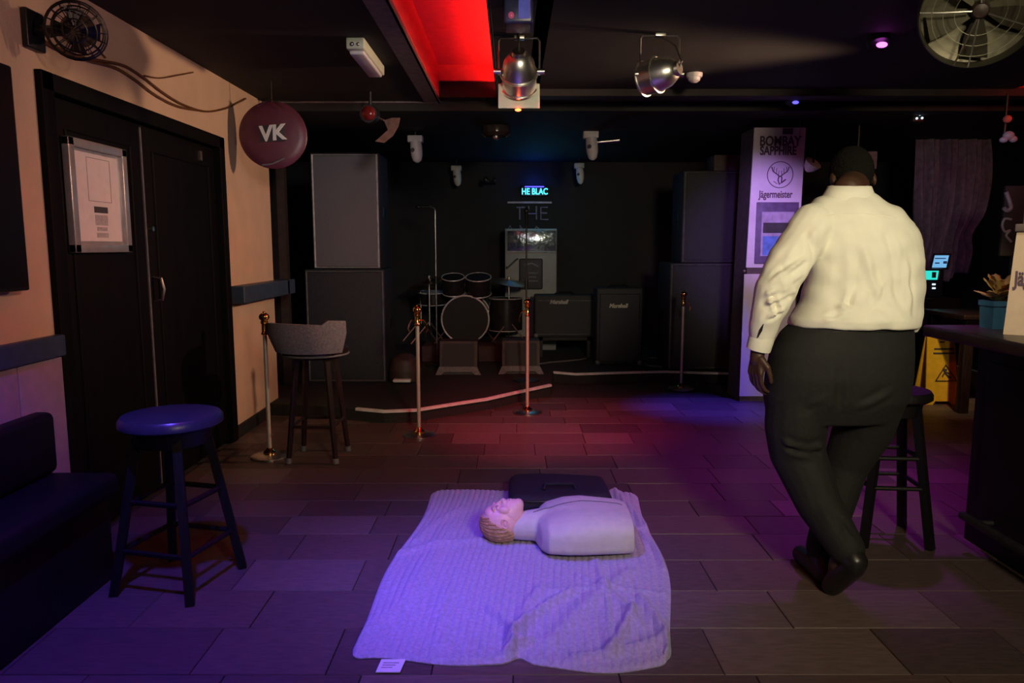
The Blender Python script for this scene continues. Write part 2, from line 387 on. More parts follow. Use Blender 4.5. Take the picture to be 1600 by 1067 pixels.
# ceiling: left soffit, coffer, main ceiling, stage ceiling
cl = MB()
cl.box((-3.3, -1.5, ZC), (-.60, 6.2, ZC+.5))                       # left soffit
cl.box((-.12, -1.5, ZC+.001), (.2, 6.2, ZC+.02)); cl.box((.12, -1.5, ZC+.001), (3.75, 6.2, ZC+.5))
cl.box((4.95, -1.5, ZC+.001), (5.45, 6.2, ZC+.5)); cl.box((3.75, -1.5, ZC+.001), (4.95, 3.4, ZC+.5))
cl.box((-.60, 6.06, ZC+.01), (.2, 6.2, ZC+.5)); cl.box((3.75, 6.0, ZC+.02), (4.95, 6.2, ZC+.5))
cl.box((-3.3, 6.2, ZC-.07), (5.45, 10, ZC+.5))
struct('ceiling', cl, 'black_ceiling')
struct('trim_4', MB().box((-.71, -1.5, ZC-.012), (-.585, 6.2, ZC+.0), .002).box((-.60, -1.5, ZC-.012), (-.585, 6.2, ZC+.03)), mat('edge_board', (.15, .125, .13), .6))
struct('trim_5', MB().box((-2.03, 6.16, ZC-.014), (-.60, 6.2, ZC-.0), .002), mat('edge_line', (.16, .13, .14), .5))
cf = struct('trim_6', MB().box((-.602, -1.5, ZC+.01), (-.58, 6.06, ZC+.25)).box((-.60, -1.5, ZC+.25), (.12, 6.06, ZC+.27)).box((-.60, 6.02, ZC+.13), (.12, 6.06, ZC+.25)), 'red_paint')
cf2 = struct('trim_7', MB().box((3.74, 3.4, ZC+.25), (4.95, 6.02, ZC+.27)).box((3.74, 5.96, ZC+.0), (4.95, 6.0, ZC+.25)).box((4.93, 3.4, ZC), (4.95, 6., ZC+.25)), 'red_paint')
struct('trim_8', MB().box((-.12, -1.5, ZC-.03), (-.105, 6.06, ZC+.05)), 'black_ceiling')
ls = single('red_light_strip', MB().box((-.07, -1.0, ZC+.022), (-.045, 6.0, ZC+.036)), 'e_redstrip', 'glowing red light strip hidden on the ledge of the narrow ceiling recess', 'light strip', flat=True)
ls2 = single('red_light_strip', MB().box((4.0, 3.5, ZC+.21), (4.85, 3.52, ZC+.23)), 'e_redstrip', 'red light strip in the ceiling recess above the bar at the far right', 'light strip', flat=True)
lamp('red_recess_light', 'SPOT', (4.3, 4.5, 2.45), (4.3, 6.2, 2.7), (1, .03, .02), 14, .05, 90, .8)
# beam on the main ceiling
struct('trim_9', MB().box((-.10, 5.7, ZC-.05), (5.3, 5.85, ZC+.01), .004), mat('beam', (.03, .018, .018), .7))
# stage platform
SZ = .10
left = [fl(x, y, SZ) for x, y in ((440, 622), (500, 634), (557, 638), (600, 642), (650, 640), (700, 632), (760, 623), (800, 614), (860, 601))]
right = [fl(x, y, SZ) for x, y in ((865, 581), (900, 584), (960, 582), (1040, 580), (1100, 582), (1150, 583), (1260, 584))]
edge = left+right
poly = [(p.x, p.y) for p in edge]
poly = [(-3.2, 6.3)]+[p for p in poly if p[0] > -1.95]+[(3.2, right[-1].y), (3.2, 9.85), (-3.2, 9.85)]
struct('floor_stage', MB().prism(poly, -.01, SZ-.001, 'z'), 'stage')
def edgestrip(pts):
    pts = [Vector(p) for p in pts]; mb = MB(); rings = []
    for i, p in enumerate(pts):
        t = (pts[min(i+1, len(pts)-1)]-pts[max(i-1, 0)]).normalized(); nrm = Vector((t.y, -t.x, 0))
        rings.append([p+nrm*.018+Vector((0, 0, -.014)), p+nrm*.018+Vector((0, 0, .002)), p+nrm*.008+Vector((0, 0, .008)), p-nrm*.02+Vector((0, 0, .006)), p-nrm*.02+Vector((0, 0, -.001))])
    return mb.loft(rings)
e1 = single('stage_edging', edgestrip(left[2:]), 'white_edge', 'white edging strip along the left bulge of the stage front', 'edging')
e2 = single('stage_edging', edgestrip(right[:6]), 'white_edge', 'white edging strip along the stage front below the right speaker stack', 'edging')
# ================================================================== BIG THINGS
# --- blanket
NX, NY = 230, 260
A = {'tl': fl(678, 768), 'tr': fl(992, 771), 'br': fl(1062, 1047), 'bl': fl(533, 1036)}
us = np.linspace(0, 1, NX); vs_ = np.linspace(0, 1, NY); U, V = np.meshgrid(us, vs_)
# rounded corners
def rnd(U, V):
    a = U*2-1; b = V*2-1; r = .10
    ax, bx = np.abs(a), np.abs(b); q = np.maximum(0, ax-(1-r))/r; s = np.maximum(0, bx-(1-r))/r
    f = np.where((q > 0) & (s > 0), np.maximum(q, s)/np.sqrt(q*q+s*s+1e-9), 1)
    na = np.where(q > 0, (1-r)+q*f*r, ax); nb = np.where(s > 0, (1-r)+s*f*r, bx)
    return np.sign(a)*na/2+.5, np.sign(b)*nb/2+.5
U2, V2 = rnd(U, V)
def bil(k): return (1-V2)*((1-U2)*A['bl'][k]+U2*A['br'][k])+V2*((1-U2)*A['tl'][k]+U2*A['tr'][k])
X = bil(0); Y = bil(1)
ef = (1-V)
X += .018*np.sin(V*9+1)*(np.abs(U-.5)*2)**4*np.where(U < .5, 1, -1)+.04*np.sin(V*PI*1.0)*(U > .5)*(2*U-1)**3
Y += ef**6*(.020*np.sin(U*13+.6)+.018*np.sin(U*7))+V**6*.02*np.sin(U*11)
Y += ef**10*np.exp(-((U-.53)/.03)**2)*.035
Z = .008+.0062*np.abs(np.sin(PI*U*40+1.2*np.sin(V*5)))**.7
def ridge(p, q, wd, am, cr=0):
    am *= 1.5
    p = np.array(p); q = np.array(q); e = q-p; L2 = (e*e).sum(); t = ((X-p[0])*e[0]+(Y-p[1])*e[1])/L2; tc_ = np.clip(t, 0, 1)
    bx = np.sin(tc_*PI)*cr; nx, ny = -e[1]/math.sqrt(L2), e[0]/math.sqrt(L2)
    r = np.hypot(X-(p[0]+tc_*e[0]+bx*nx), Y-(p[1]+tc_*e[1]+bx*ny)); return am*np.exp(-(r/wd)**2)
def g(px, py): q = fl(px, py); return (q.x, q.y)
for a in (((795, 1015), (890, 935), .020, .019, .03), ((800, 1025), (765, 960), .016, .018, -.03), ((812, 1015), (845, 925), .024, .012, .03), ((790, 1028), (830, 1010), .016, .014, 0), ((955, 1030), (990, 960), .022, .022, .0),
          ((860, 1010), (985, 900), .035, .013, .02), ((620, 870), (760, 850), .03, .010, .03), ((990, 830), (1040, 895), .014, .012, .02), ((700, 830), (640, 930), .05, .008, 0),
          ((960, 775), (1010, 830), .03, .02, 0), ((900, 1035), (1050, 1000), .03, .012, -.02), ((560, 1000), (640, 940), .04, .008, 0), ((905, 905), (1000, 985), .018, .010, .03), ((860, 930), (1045, 935), .02, .008, .03), ((930, 880), (950, 1020), .016, .009, .02), ((650, 850), (720, 800), .02, .008, .02), ((690, 1010), (700, 930), .03, .007, .02), ((1000, 940), (1045, 1030), .018, .014, .02)):
    Z += ridge(g(*a[0]), g(*a[1]), *a[2:])
Z += .004*np.sin(X*9+2)*np.sin(Y*8+1)+.004
gap = np.minimum.reduce([U, 1-U, V, 1-V]); Z *= np.clip(gap*60+.35, 0, 1)
vs = [(X[j, i], Y[j, i], Z[j, i]) for j in range(NY) for i in range(NX)]
fs = [(j*NX+i, j*NX+i+1, (j+1)*NX+i+1, (j+1)*NX+i) for j in range(NY-1) for i in range(NX-1)]
# thickness: skirt to floor
bidx = [i for i in range(NX)]+[j*NX+NX-1 for j in range(1, NY)]+[(NY-1)*NX+i for i in range(NX-2, -1, -1)]+[j*NX for j in range(NY-2, 0, -1)]
o0 = len(vs); vs += [(vs[i][0], vs[i][1], .0015) for i in bidx]; nb = len(bidx)
fs += [(bidx[i], o0+i, o0+(i+1) % nb, bidx[(i+1) % nb]) for i in range(nb)]
bl = thing('blanket', 'lilac ribbed blanket spread rumpled on the floor under the resuscitation manikin', 'blanket', tuple(fl(800, 900)))
bmesh_ = MB().add(vs, fs); part('cloth', bmesh_, 'blanket', bl)
t0 = [fl(x, y, .004) for x, y in ((596, 1031), (634, 1031), (625, 1051), (587, 1051))]
tg = MB(); tg.add([tuple(p) for p in t0]+[(p.x, p.y, .007) for p in t0], [(3, 2, 1, 0), (4, 5, 6, 7), (0, 1, 5, 4), (1, 2, 6, 5), (2, 3, 7, 6), (3, 0, 4, 7)])
tgo = part('care_tag', tg, 'tag', bl, 'white sewn care tag')
pl = MB()
for k in range(3):
    a = t0[0].lerp(t0[3], .3+.18*k).lerp(t0[1].lerp(t0[2], .3+.18*k), .15); b = t0[0].lerp(t0[3], .3+.18*k).lerp(t0[1].lerp(t0[2], .3+.18*k), .8-.1*k)
    pl.box((a.x, a.y-.002, .0068), (b.x, a.y+.002, .0076))
part('printed_line', pl, 'print_grey', tgo)
# --- manikin
mk = thing('resuscitation_manikin', 'head and torso training manikin lying on its back on the lilac blanket', 'manikin', (.25, 3.32, .018))
cy0 = 3.34
tb = MB()
def tor_ring(x, y0, y1, z1, zb=.022):
    n = 28; r = []
    for i in range(n):
        a = 2*PI*i/n; c, s_ = math.cos(a), math.sin(a)
        e = .55
        yy_ = (y0+y1)/2+(y1-y0)/2*math.copysign(abs(c)**e, c); zz = zb+(z1-zb)/2+(z1-zb)/2*math.copysign(abs(s_)**(.8 if s_ > 0 else .4), s_)
        r.append((x, yy_, zz))
    return r
tb.loft([tor_ring(.115, 3.26, 3.43, .14), tor_ring(.135, 3.17, 3.50, .155), tor_ring(.165, 3.12, 3.53, .175), tor_ring(.25, 3.10, 3.545, .198), tor_ring(.33, 3.10, 3.545, .205),
         tor_ring(.42, 3.11, 3.53, .200), tor_ring(.50, 3.12, 3.515, .195), tor_ring(.548, 3.135, 3.50, .182)])
tb.cap((.165, cy0, .10), (.03, cy0, .092), .08, .066)
tme = remesh(tb, .007, 6, 'shirt_torso')
folds(tme, [((.16, 3.20, .12), (.30, 3.19, .06), .010, -.004), ((.30, 3.15, .05), (.26, 3.16, .13), .008, -.005), ((.2, 3.35, .18), (.28, 3.30, .2), .02, .003), ((.13, 3.3, .15), (.19, 3.22, .15), .015, .004), ((.42, 3.17, .1), (.52, 3.2, .12), .012, .003)])
part('torso', tme, 'manikin_shirt', mk, 'pale grey shirted torso')
ln = [(.09, cy0+.02, .155), (.14, cy0+.045, .160), (.20, cy0+.075, .182), (.27, cy0+.09, .199), (.36, cy0+.10, .2065), (.45, cy0+.09, .2025), (.53, cy0+.07, .190)]
# centre seam projected on the torso surface
from mathutils.bvhtree import BVHTree
bv = BVHTree.FromPolygons([v.co.copy()+Vector(mk.location) for v in tme.vertices], [tuple(p.vertices) for p in tme.polygons])
sp = []
for i in range(24):
    t = i/23; x = .10+.42*t; y = cy0-.02+.05*math.sin(t*2.4)
    h = bv.ray_cast(Vector((x, y, 1)), Vector((0, 0, -1)))
    if h[0]: sp.append(h[0]+Vector((0, 0, .001)))
part('seam_tube', MB().tube(sp, .0022, 6), mat('seam', (.10, .08, .10), .6), mk, 'thin dark seam line down the chest')
nk = remesh(MB().cap((.12, cy0, .085), (.0, cy0, .09), .058, .05).cap((.03, cy0, .09), (-.03, cy0, .10), .05, .05), .006, 3, 'neck')
part('neck', nk, 'manikin_skin', mk)
# head: local frame: x toward crown(-X world), z up = face direction
HC = Vector((-.040, cy0, .118))
RH = Euler((0, math.radians(-16), 0)).to_matrix()
def HQ(t): return HC+RH @ Vector(t)
hb = MB()
hb.ell(HQ((-.012, 0, -.004)), (.098, .076, .088)); hb.ell(HQ((.035, 0, .018)), (.068, .060, .076))
hb.ell(HQ((.088, 0, .055)), (.026, .030, .030)); hb.ell(HQ((.064, 0, .045)), (.045, .044, .044)); hb.ell(HQ((.055, 0, .02)), (.045, .05, .05))      # chin, jaw
hb.ell(HQ((-.045, 0, .052)), (.035, .050, .030))                                                       # brow
hb.cap(HQ((-.012, 0, .083)), HQ((.026, 0, .097)), .007, .010)                                  # nose
hb.ell(HQ((.027, .012, .093)), (.009, .009, .009)); hb.ell(HQ((.027, -.012, .093)), (.009, .009, .009))
hb.ell(HQ((.049, 0, .088)), (.006, .022, .008)); hb.ell(HQ((.060, 0, .086)), (.007, .019, .008))    # lips
for s_ in (-1, 1):
    hb.ell(HQ((-.005, s_*.03, .078)), (.010, .016, .010)); hb.ell(HQ((-.026, s_*.03, .082)), (.007, .024, .006))
    hb.ell(HQ((.022, s_*.040, .062)), (.03, .02, .02))
hm = remesh(hb, .0035, 2, 'head')
hd = part('head', hm, 'manikin_skin', mk, 'pink plastic head with face turned up')
for s_ in (-1, 1):
    ear = MB(); ear.tube([HQ((.010+.024*math.cos(a)*.6, s_*(.075), .010+.022*math.sin(a))) for a in np.linspace(-2.6, 2.9, 16)], .0040, 8)
    ear.ell(HQ((.014, s_*.072, .008)), (.013, .006, .019))
    part('ear', ear, 'manikin_skin', hd)
    part('eye', MB().ell(HQ((-.006, s_*.03, .0865)), (.006, .012, .003)), mat('eyelid', (.62, .36, .33), .5), hd)
part('mouth_opening', MB().ell(HQ((.0545, 0, .091)), (.0025, .015, .003)), mat('mouth', (.2, .05, .05), .5), hd)
# hair: shell over the cranium, behind a hairline
hv = MB(); hv.ell(HQ((-.015, 0, -.010)), (.103, .081, .088), n=60, m=40)
hme = remesh(hv, .003, 0, 'hair'); v = getv(hme); c = np.array(HC)
import bmesh
bm = bmesh.new(); bm.from_mesh(hme)
kill = []
for q in bm.verts:
    d_ = RH.inverted() @ (q.co-HC)
    lim = .040-.95*max(0, d_.x+.055) if d_.x > -.055 else .040+1.5*(-.055-d_.x)*.0+.012
    if d_.z > lim or d_.x > .075: kill.append(q)
bmesh.ops.delete(bm, geom=kill, context='VERTS'); 
for q in bm.verts:
    d_ = q.co-HC; a = math.atan2(d_.z, d_.y); f = .0022*math.sin(a*26+d_.x*30)+.0012*math.sin(a*53+d_.x*80)
    q.co += d_.normalized()*f
bm.to_mesh(hme); bm.free()
hh_ = part('hair', hme, 'manikin_hair', hd); sl = hh_.modifiers.new('thick', 'SOLIDIFY'); sl.thickness = .004
# --- first aid bag
bag = thing('carry_bag', 'dark navy padded carry bag on the floor behind the manikin', 'bag', (.27, 3.92, 0))
bb = MB(); bb.box((-.02, 3.70, .001), (.53, 4.10, .115), .045)
bme = remesh(bb, .012, 2, 'bag'); v = getv(bme); v[:, 2] += .008*np.sin(v[:, 0]*9)*np.sin(v[:, 1]*8)*(v[:, 2] > .05); v[:, 2] = np.maximum(v[:, 2], .001); setv(bme, v)
part('bag_body', bme, 'bag', bag)
part('zip', MB().tube([(0, 3.705, .085), (.1, 3.693, .085), (.4, 3.693, .085), (.51, 3.705, .085)], .004), 'black_plastic', bag)
part('handle', MB().tube([(.17, 3.80, .112), (.18, 3.83, .135), (.33, 3.83, .135), (.34, 3.80, .112)], .009), 'bag', bag)
# ================================================================== THE PERSON
PD = 2.90
def ringpx(py, xl, xr, d, dep, sq=.85, n=36, tilt=0):
    a = at(xl, py, d); b = at(xr, py, d); c = (a+b)/2; hw = (b-a).length/2; r = []
    for i in range(n):
        t = 2*PI*i/n; cs, sn = math.cos(t), math.sin(t)
        r.append((c.x+hw*math.copysign(abs(cs)**sq, cs), c.y+dep*math.copysign(abs(sn)**sq, sn), c.z+tilt*sn*dep))
    return r
pr = thing('person', 'person in a white shirt and black trousers walking away with head bowed', 'person', tuple(fl(1285, 890)))
# joints
nb_ = at(1326, 296, 2.93); hdc = at(1331, 277, 3.07)
shL = at(1272, 352, 2.90); elL = at(1213, 448, 2.84); wrL = at(1185, 545, 2.88)
shR = at(1398, 366, 2.97); elR = at(1408, 452, 3.10); wrR = at(1390, 500, 3.30)
hipL = at(1262, 585, 2.93); knL = at(1256, 715, 2.98); anL = at(1322, 856, 2.74)
hipR = at(1362, 585, 2.95); knR = at(1322, 725, 3.04); anR = at(1284, 862, 2.98)
b = MB()
b.loft([ringpx(300, 1300, 1352, 2.93, .055), ringpx(325, 1275, 1382, 2.93, .07), ringpx(350, 1260, 1412, 2.93, .10), ringpx(400, 1264, 1425, 2.94, .12), ringpx(450, 1266, 1424, 2.94, .125), ringpx(500, 1248, 1415, 2.94, .13), ringpx(560, 1215, 1415, 2.94, .14), ringpx(600, 1210, 1412, 2.94, .14)])
b.chain([nb_, hdc+Vector((0, -.02, -.03))], [.058, .060])
# head, tipped forward
hr = Euler((math.radians(-38), 0, math.radians(-6)))
def hp(x, y, z): return hdc+hr.to_matrix() @ Vector((x, y, z))
b.ell(hp(0, 0, .02), (.077, .098, .100), hr); b.ell(hp(0, .035, -.045), (.058, .070, .070), hr); b.ell(hp(0, .085, -.085), (.028, .022, .022), hr)
b.cap(hp(0, .098, .01), hp(0, .118, -.028), .009, .014)
b.ell(hp(0, .098, -.055), (.024, .012, .008), hr); b.ell(hp(0, .086, .028), (.055, .018, .012), hr)
for s_ in (-1, 1):
    b.ell(hp(s_*.080, -.005, -.015), (.010, .020, .032), hr); b.ell(hp(s_*.032, .088, .005), (.016, .008, .009), hr)
b.chain([shL, elL, wrL], [.062, .048, .030]); b.chain([shR, elR, wrR], [.062, .048, .030])
b.chain([hipL, knL, anL], [.10, .062, .042]); b.chain([hipR, knR, anR], [.10, .062, .042])
def hand(b, wr, dirn, palmn, side, curl=.5):
    d_ = Vector(dirn).normalized(); n_ = Vector(palmn); n_ = (n_-d_*n_.dot(d_)).normalized(); s__ = d_.cross(n_)*side
    b.cap(wr, wr+d_*.03, .028, .028)
    for k in range(4):
        off = s__*(-.030+.020*k); base = wr+d_*.035+off*.6; mcp = wr+d_*(.092-.003*abs(k-1.2))+off
        b.cap(base, mcp, .016, .0125)
        L = (.040, .045, .043, .034)[k]; c = curl; p = mcp; ang = c*.6
        for j in range(3):
            dd = d_*math.cos(ang)+n_*math.sin(ang); q = p+dd*L*(1, .68, .52)[j]
            b.cap(p, q, (.0098, .0088, .0080)[j], (.0088, .0080, .0068)[j], 10); p = q; ang += c
    t0_ = wr+d_*.028-s__*.024; t1 = t0_-s__*.026+d_*.030+n_*.014; t2 = t1-s__*.004+d_*.032+n_*.012; t3 = t2+d_*.024+n_*.008
    b.cap(t0_, t1, .016, .0125, 10); b.cap(t1, t2, .0115, .0105, 10); b.cap(t2, t3, .0105, .0085, 10)
hand(b, wrL+(wrL-elL).normalized()*.01, (-.06, -.02, -1), (.9, .35, 0), -1, .42)
hand(b, wrR, (-.3, .9, -.35), (-.8, 0, -.4), 1, .5)
# feet inside shoes
tL = fl(1300, 915, .035); 
b.chain([anL, anL+Vector((-.02, .03, -.08)), tL+Vector((0, .0, 0))], [.040, .030, .018])
b.chain([anR, anR+Vector((0, .04, -.04)), Vector((anR.x-.01, anR.y+.13, .035))], [.040, .030, .018])
body = remesh(b, .0048, 2, 'body')
bo = part('body', body, 'skin_dark', pr)
# hair
hb2 = MB(); hb2.ell(hp(0, -.004, .026), (.083, .102, .104), hr, 48, 30)
h2 = remesh(hb2, .005, 0, 'hair'); bm = bmesh.new(); bm.from_mesh(h2); inv = hr.to_matrix().inverted()
kill = []
for q in bm.verts:
    l_ = inv @ (q.co-hdc)
    if (l_.y > .062 and l_.z < .075) or l_.z < -.062 or (l_.z < -.005 and l_.y > .01): kill.append(q)
bmesh.ops.delete(bm, geom=kill, context='VERTS')
for q in bm.verts: q.co += (q.co-hdc).normalized()*random.uniform(-.0012, .0022)
bm.to_mesh(h2); bm.free()
ho = part('hair', h2, 'hair_black', pr); sl = ho.modifiers.new('thick', 'SOLIDIFY'); sl.thickness = .006
# shirt
s = MB()
s.loft([ringpx(301, 1296, 1357, 2.94, .072), ringpx(311, 1276, 1374, 2.935, .085), ringpx(325, 1262, 1402, 2.93, .105), ringpx(345, 1254, 1421, 2.93, .13), ringpx(375, 1256, 1434, 2.94, .15),
        ringpx(410, 1262, 1437, 2.94, .16), ringpx(445, 1262, 1437, 2.94, .165), ringpx(475, 1252, 1434, 2.93, .17), ringpx(496, 1238, 1430, 2.92, .18), ringpx(509, 1235, 1430, 2.93, .180)])
s.chain([shL, at(1235, 405, 2.86), elL, at(1198, 492, 2.85), at(1190, 522, 2.87)], [.088, .082, .080, .064, .050])
s.chain([shR, at(1404, 410, 3.04), elR, wrR], [.080, .080, .070, .048])
s.cap(at(1405, 505, 2.84), at(1432, 514, 2.86), .03, .012)
sme = remesh(s, .0065, 6, 'shirt')
W = lambda x, y, d=2.78: tuple(at(x, y, d))
fr = 2.79
for _k in (0,): folds(sme, [
    (W(1300, 330), W(1292, 372), .013, -.012), (W(1283, 338), W(1270, 385), .011, -.013), (W(1262, 352), W(1266, 400), .010, .010), (W(1275, 385), W(1262, 470), .012, -.014),
    (W(1240, 360), W(1200, 430), .013, .009), (W(1262, 400), W(1205, 440), .011, .011), (W(1250, 430), W(1195, 462), .010, .011), (W(1240, 455), W(1185, 480), .010, .012),
    (W(1205, 455), W(1220, 500), .010, -.009), (W(1230, 480), W(1185, 505), .009, .010), (W(1180, 490), W(1198, 528), .009, .008), (W(1222, 415), W(1236, 470), .012, -.008),
    (W(1340, 360), W(1338, 470), .020, -.006), (W(1352, 390), W(1375, 480), .016, .007), (W(1320, 400), W(1290, 485), .018, .007), (W(1300, 440), W(1270, 500), .015, .010),
    (W(1335, 445), W(1320, 500), .012, -.007), (W(1365, 470), W(1400, 505), .014, .009), (W(1395, 420), W(1405, 500), .016, -.007), (W(1420, 400), W(1418, 500), .014, .008),
    (W(1330, 330), W(1332, 380), .012, .004), (W(1355, 325), W(1372, 370), .014, .005), (W(1262, 490), W(1420, 498), .010, -.006), (W(1290, 500), W(1350, 505), .008, .006),
    (W(1300, 475), W(1345, 490), .012, .008), (W(1380, 440), W(1350, 500), .012, .006), (W(1300, 355), W(1318, 430), .016, .006), (W(1385, 345), W(1400, 420), .016, -.006)], 1.4)
v = getv(sme); hz_ = v[:, 2].min(); wgt = np.clip(1-(v[:, 2]-hz_)/.07, 0, 1); v[:, 2] -= wgt*(.012*np.sin((v[:, 0]-1.0)*14)+.016*np.clip((v[:, 0]-1.40)/.08, 0, 1)); setv(sme, v)
v = getv(sme); n = getn(sme); q = .0022*np.sin(v[:, 0]*60+v[:, 2]*25)*np.sin(v[:, 2]*42+1)+.002*np.sin(v[:, 0]*31-v[:, 2]*55+2); setv(sme, v+n*q[:, None])
so = part('shirt', sme, 'shirt', pr, 'white long-sleeved shirt, untucked at the right hem')
part('collar', MB().loft([ringpx(313, 1283, 1369, 2.925, .080, tilt=.1), ringpx(300, 1291, 1362, 2.93, .072, tilt=.1), ringpx(291, 1296, 1359, 2.935, .066, tilt=.1), ringpx(290, 1300, 1355, 2.935, .060, tilt=.1), ringpx(300, 1302, 1350, 2.935, .056, tilt=.1)]), 'shirt', so)
yk = []
bv = BVHTree.FromPolygons([v.co.copy()+Vector(pr.location) for v in sme.vertices], [tuple(p.vertices) for p in sme.polygons])
def proj(px, py, lift=.0008):
    o_ = Vector((0, 0, CH)); d_ = (at(px, py, 2.5)-o_).normalized(); h = bv.ray_cast(o_, d_)
    return h[0]+h[1]*lift if h[0] else None
ys = [proj(1268+i*7, 341-8*math.sin(i/19*PI)) for i in range(20)]
ys = [p for p in ys if p]
part('yoke_seam', MB().tube(ys, .0016, 6), 'shirt', so)
cu = wrL; dirc = (wrL-elL).normalized()
cfm = MB(); cfm.lathe([(.047, 0), (.049, .02), (.047, .06), (.041, .063), (.040, .03)], wrL-dirc*.058, 24, dirc, cap=False)
cfo = part('cuff', cfm, 'shirt', so)
slp = [proj(1184, 527, .002), proj(1189, 515, .002), proj(1193, 506, .002)]
if all(slp): part('cuff_slit', MB().tube(slp, [.002, .006, .0015], 6), mat('slit', (.02, .012, .012), .8), so)
bt = proj(1176, 548)
# trousers
t = MB()
t.loft([ringpx(503, 1242, 1422, 2.93, .155), ringpx(520, 1222, 1422, 2.93, .155), ringpx(550, 1206, 1422, 2.93, .165), ringpx(585, 1198, 1421, 2.93, .165), ringpx(620, 1195, 1416, 2.94, .16), ringpx(655, 1200, 1392, 2.95, .13)])
t.chain([at(1250, 610, 2.93), at(1243, 665, 2.94), at(1245, 705, 2.96), at(1278, 785, 2.88), anL+Vector((0, 0, .0))], [.130, .122, .112, .090, .070])
t.chain([at(1362, 610, 2.95), at(1350, 665, 3.0), knR, at(1303, 795, 3.03), anR+Vector((0, 0, .02))], [.138, .120, .092, .078, .066])
tme = remesh(t, .008, 6, 'trousers')
folds(tme, [(W(1205, 690, 2.85), W(1320, 700, 2.85), .012, .012), (W(1210, 700, 2.85), W(1300, 712, 2.85), .010, -.010), (W(1310, 560), W(1312, 650), .015, -.010), (W(1230, 720, 2.8), W(1300, 820, 2.75), .018, .007),
            (W(1290, 620), W(1230, 660), .014, .008), (W(1340, 640), W(1400, 610), .014, .008), (W(1300, 780, 2.75), W(1330, 845, 2.7), .012, .008), (W(1240, 640), W(1222, 690), .013, .006)])
to = part('trousers', tme, 'trousers', pr)
part('belt', MB().loft([ringpx(512, 1236, 1422, 2.93, .158), ringpx(501, 1244, 1420, 2.93, .155)]), 'black_vinyl', to)
# shoes
for an_, toe, heel in ((anL, tL, anL+Vector((.015, -.045, -.055))), (anR, Vector((anR.x-.015, anR.y+.17, .035)), Vector((anR.x, anR.y-.05, .035)))):
    s2 = MB(); s2.chain([heel, heel.lerp(toe, .5)+Vector((0, 0, .012)), toe], [.042, .050, .040]); s2.cap(heel+Vector((0, 0, .02)), an_, .048, .052)
    m_ = remesh(s2, .006, 4, 'shoe'); v = getv(m_); v[:, 2] = np.maximum(v[:, 2], .004); setv(m_, v)
    part('shoe', m_, 'shoe', pr)
# ================================================================== SPEAKERS
def speaker_cab(x0, x1, z0, z1, y, dep, label, gm, em, top=False):
    t = thing('loudspeaker', label, 'loudspeaker', ((x0+x1)/2, y+dep/2, z0), 'stage loudspeakers')
    part('cabinet', MB().box((x0, y, z0), (x1, y+dep, z1), .012), 'cab', t)
    part('grille', MB().box((x0+.03, y-.012, z0+.03), (x1-.03, y+.004, z1-.03), .004), gm, t)
    e = .012
    part('grille_frame', MB().tube([(x0+.02, y-.006, z0+.02), (x1-.02, y-.006, z0+.02), (x1-.02, y-.006, z1-.02), (x0+.02, y-.006, z1-.02)], e, 4, True), em, t)
    for sx_ in (x0+.002, x1-.002):
        part('side_handle', MB().box((sx_-.006, y+dep*.4, (z0+z1)/2-.05), (sx_+.006, y+dep*.65, (z0+z1)/2+.05), .004), 'black_plastic', t)
    return t
d = 7.0
a = at(476, 598, d); z0 = SZ; b_ = at(602, 421, d)
speaker_cab(at(478, 500, d).x, at(602, 500, d).x, SZ, b_.z, d, .6, 'large dark bass speaker at stage left under the silver-framed speaker', 'cab', 'dark_edge')
speaker_cab(at(485, 300, d).x, at(592, 300, d).x, b_.z, at(486, 238, d).z, d+.02, .5, 'grey grille speaker with silver frame on top of the left stack', 'grille', 'silver_edge')
d = 7.75; zt = at(1050, 411, d).z
speaker_cab(at(1045, 500, d).x, at(1165, 500, d).x, SZ, zt, d, .6, 'black bass speaker at the bottom of the right stack', 'cab', 'dark_edge')
speaker_cab(at(1068, 300, d).x, at(1160, 300, d).x, zt, at(1070, 266, d).z, d+.02, .5, 'dark grille speaker on top of the right stack beside the lilac column', 'grille_dark', 'dark_edge')
a = at(1128, 262, 7.6); b_ = at(1156, 236, 7.6)
single('cardboard_box', MB().box((a.x, 7.9, at(1070, 266, 7.77).z), (b_.x+.1, 8.2, b_.z), .01), 'sign_side', 'small brown box sitting on top of the right speaker stack', 'box')
# ================================================================== LILAC DISPLAY COLUMN
d = 6.6
cx0 = at(1172, 300, d).x; cx1 = at(1254, 300, d).x; zt = at(1200, 199, d).z
dc = thing('display_column', 'tall lilac-lit advertising column behind the person with two spirit names', 'display', ((cx0+cx1)/2, d+.15, 0))
part('column_body', MB().prism([(cx0-.02, 0), (cx1-.01, 0), (cx1-.0, zt), (cx0+.02, zt)], d, d+.38), 'sign_side', dc)
zs = at(1200, 418, d).z; zs2 = at(1200, 428, d).z
part('upper_panel', MB().prism([(cx0-.012, zs), (cx1-.02, zs), (cx1-.002, zt-.004), (cx0+.012, zt-.004)], d-.012, d+.002), 'sign_white', dc)
part('lower_panel', MB().prism([(cx0-.025, .05), (cx1-.02, .05), (cx1-.02, zs2), (cx0-.025, zs2)], d-.012, d+.002), 'sign_white', dc)
part('latch', MB().ell((cx0-.03, d-.02, (zs+zs2)/2), (.012, .012, .012)), 'chrome', dc)
y_ = d-.014
text('lettering', 'BOMBAY', 'ink', dc, at(1219, 221, y_), .115, bold=.003, sx=.78)
text('lettering', 'SAPPHIRE', 'ink', dc, at(1216, 236, y_), .105, bold=.003, sx=.72)
text('lettering', 'Jägermeister', 'ink', dc, at(1212, 304, y_), .088, bold=.002, sx=.66)
c = at(1219, 273, y_); R = .112
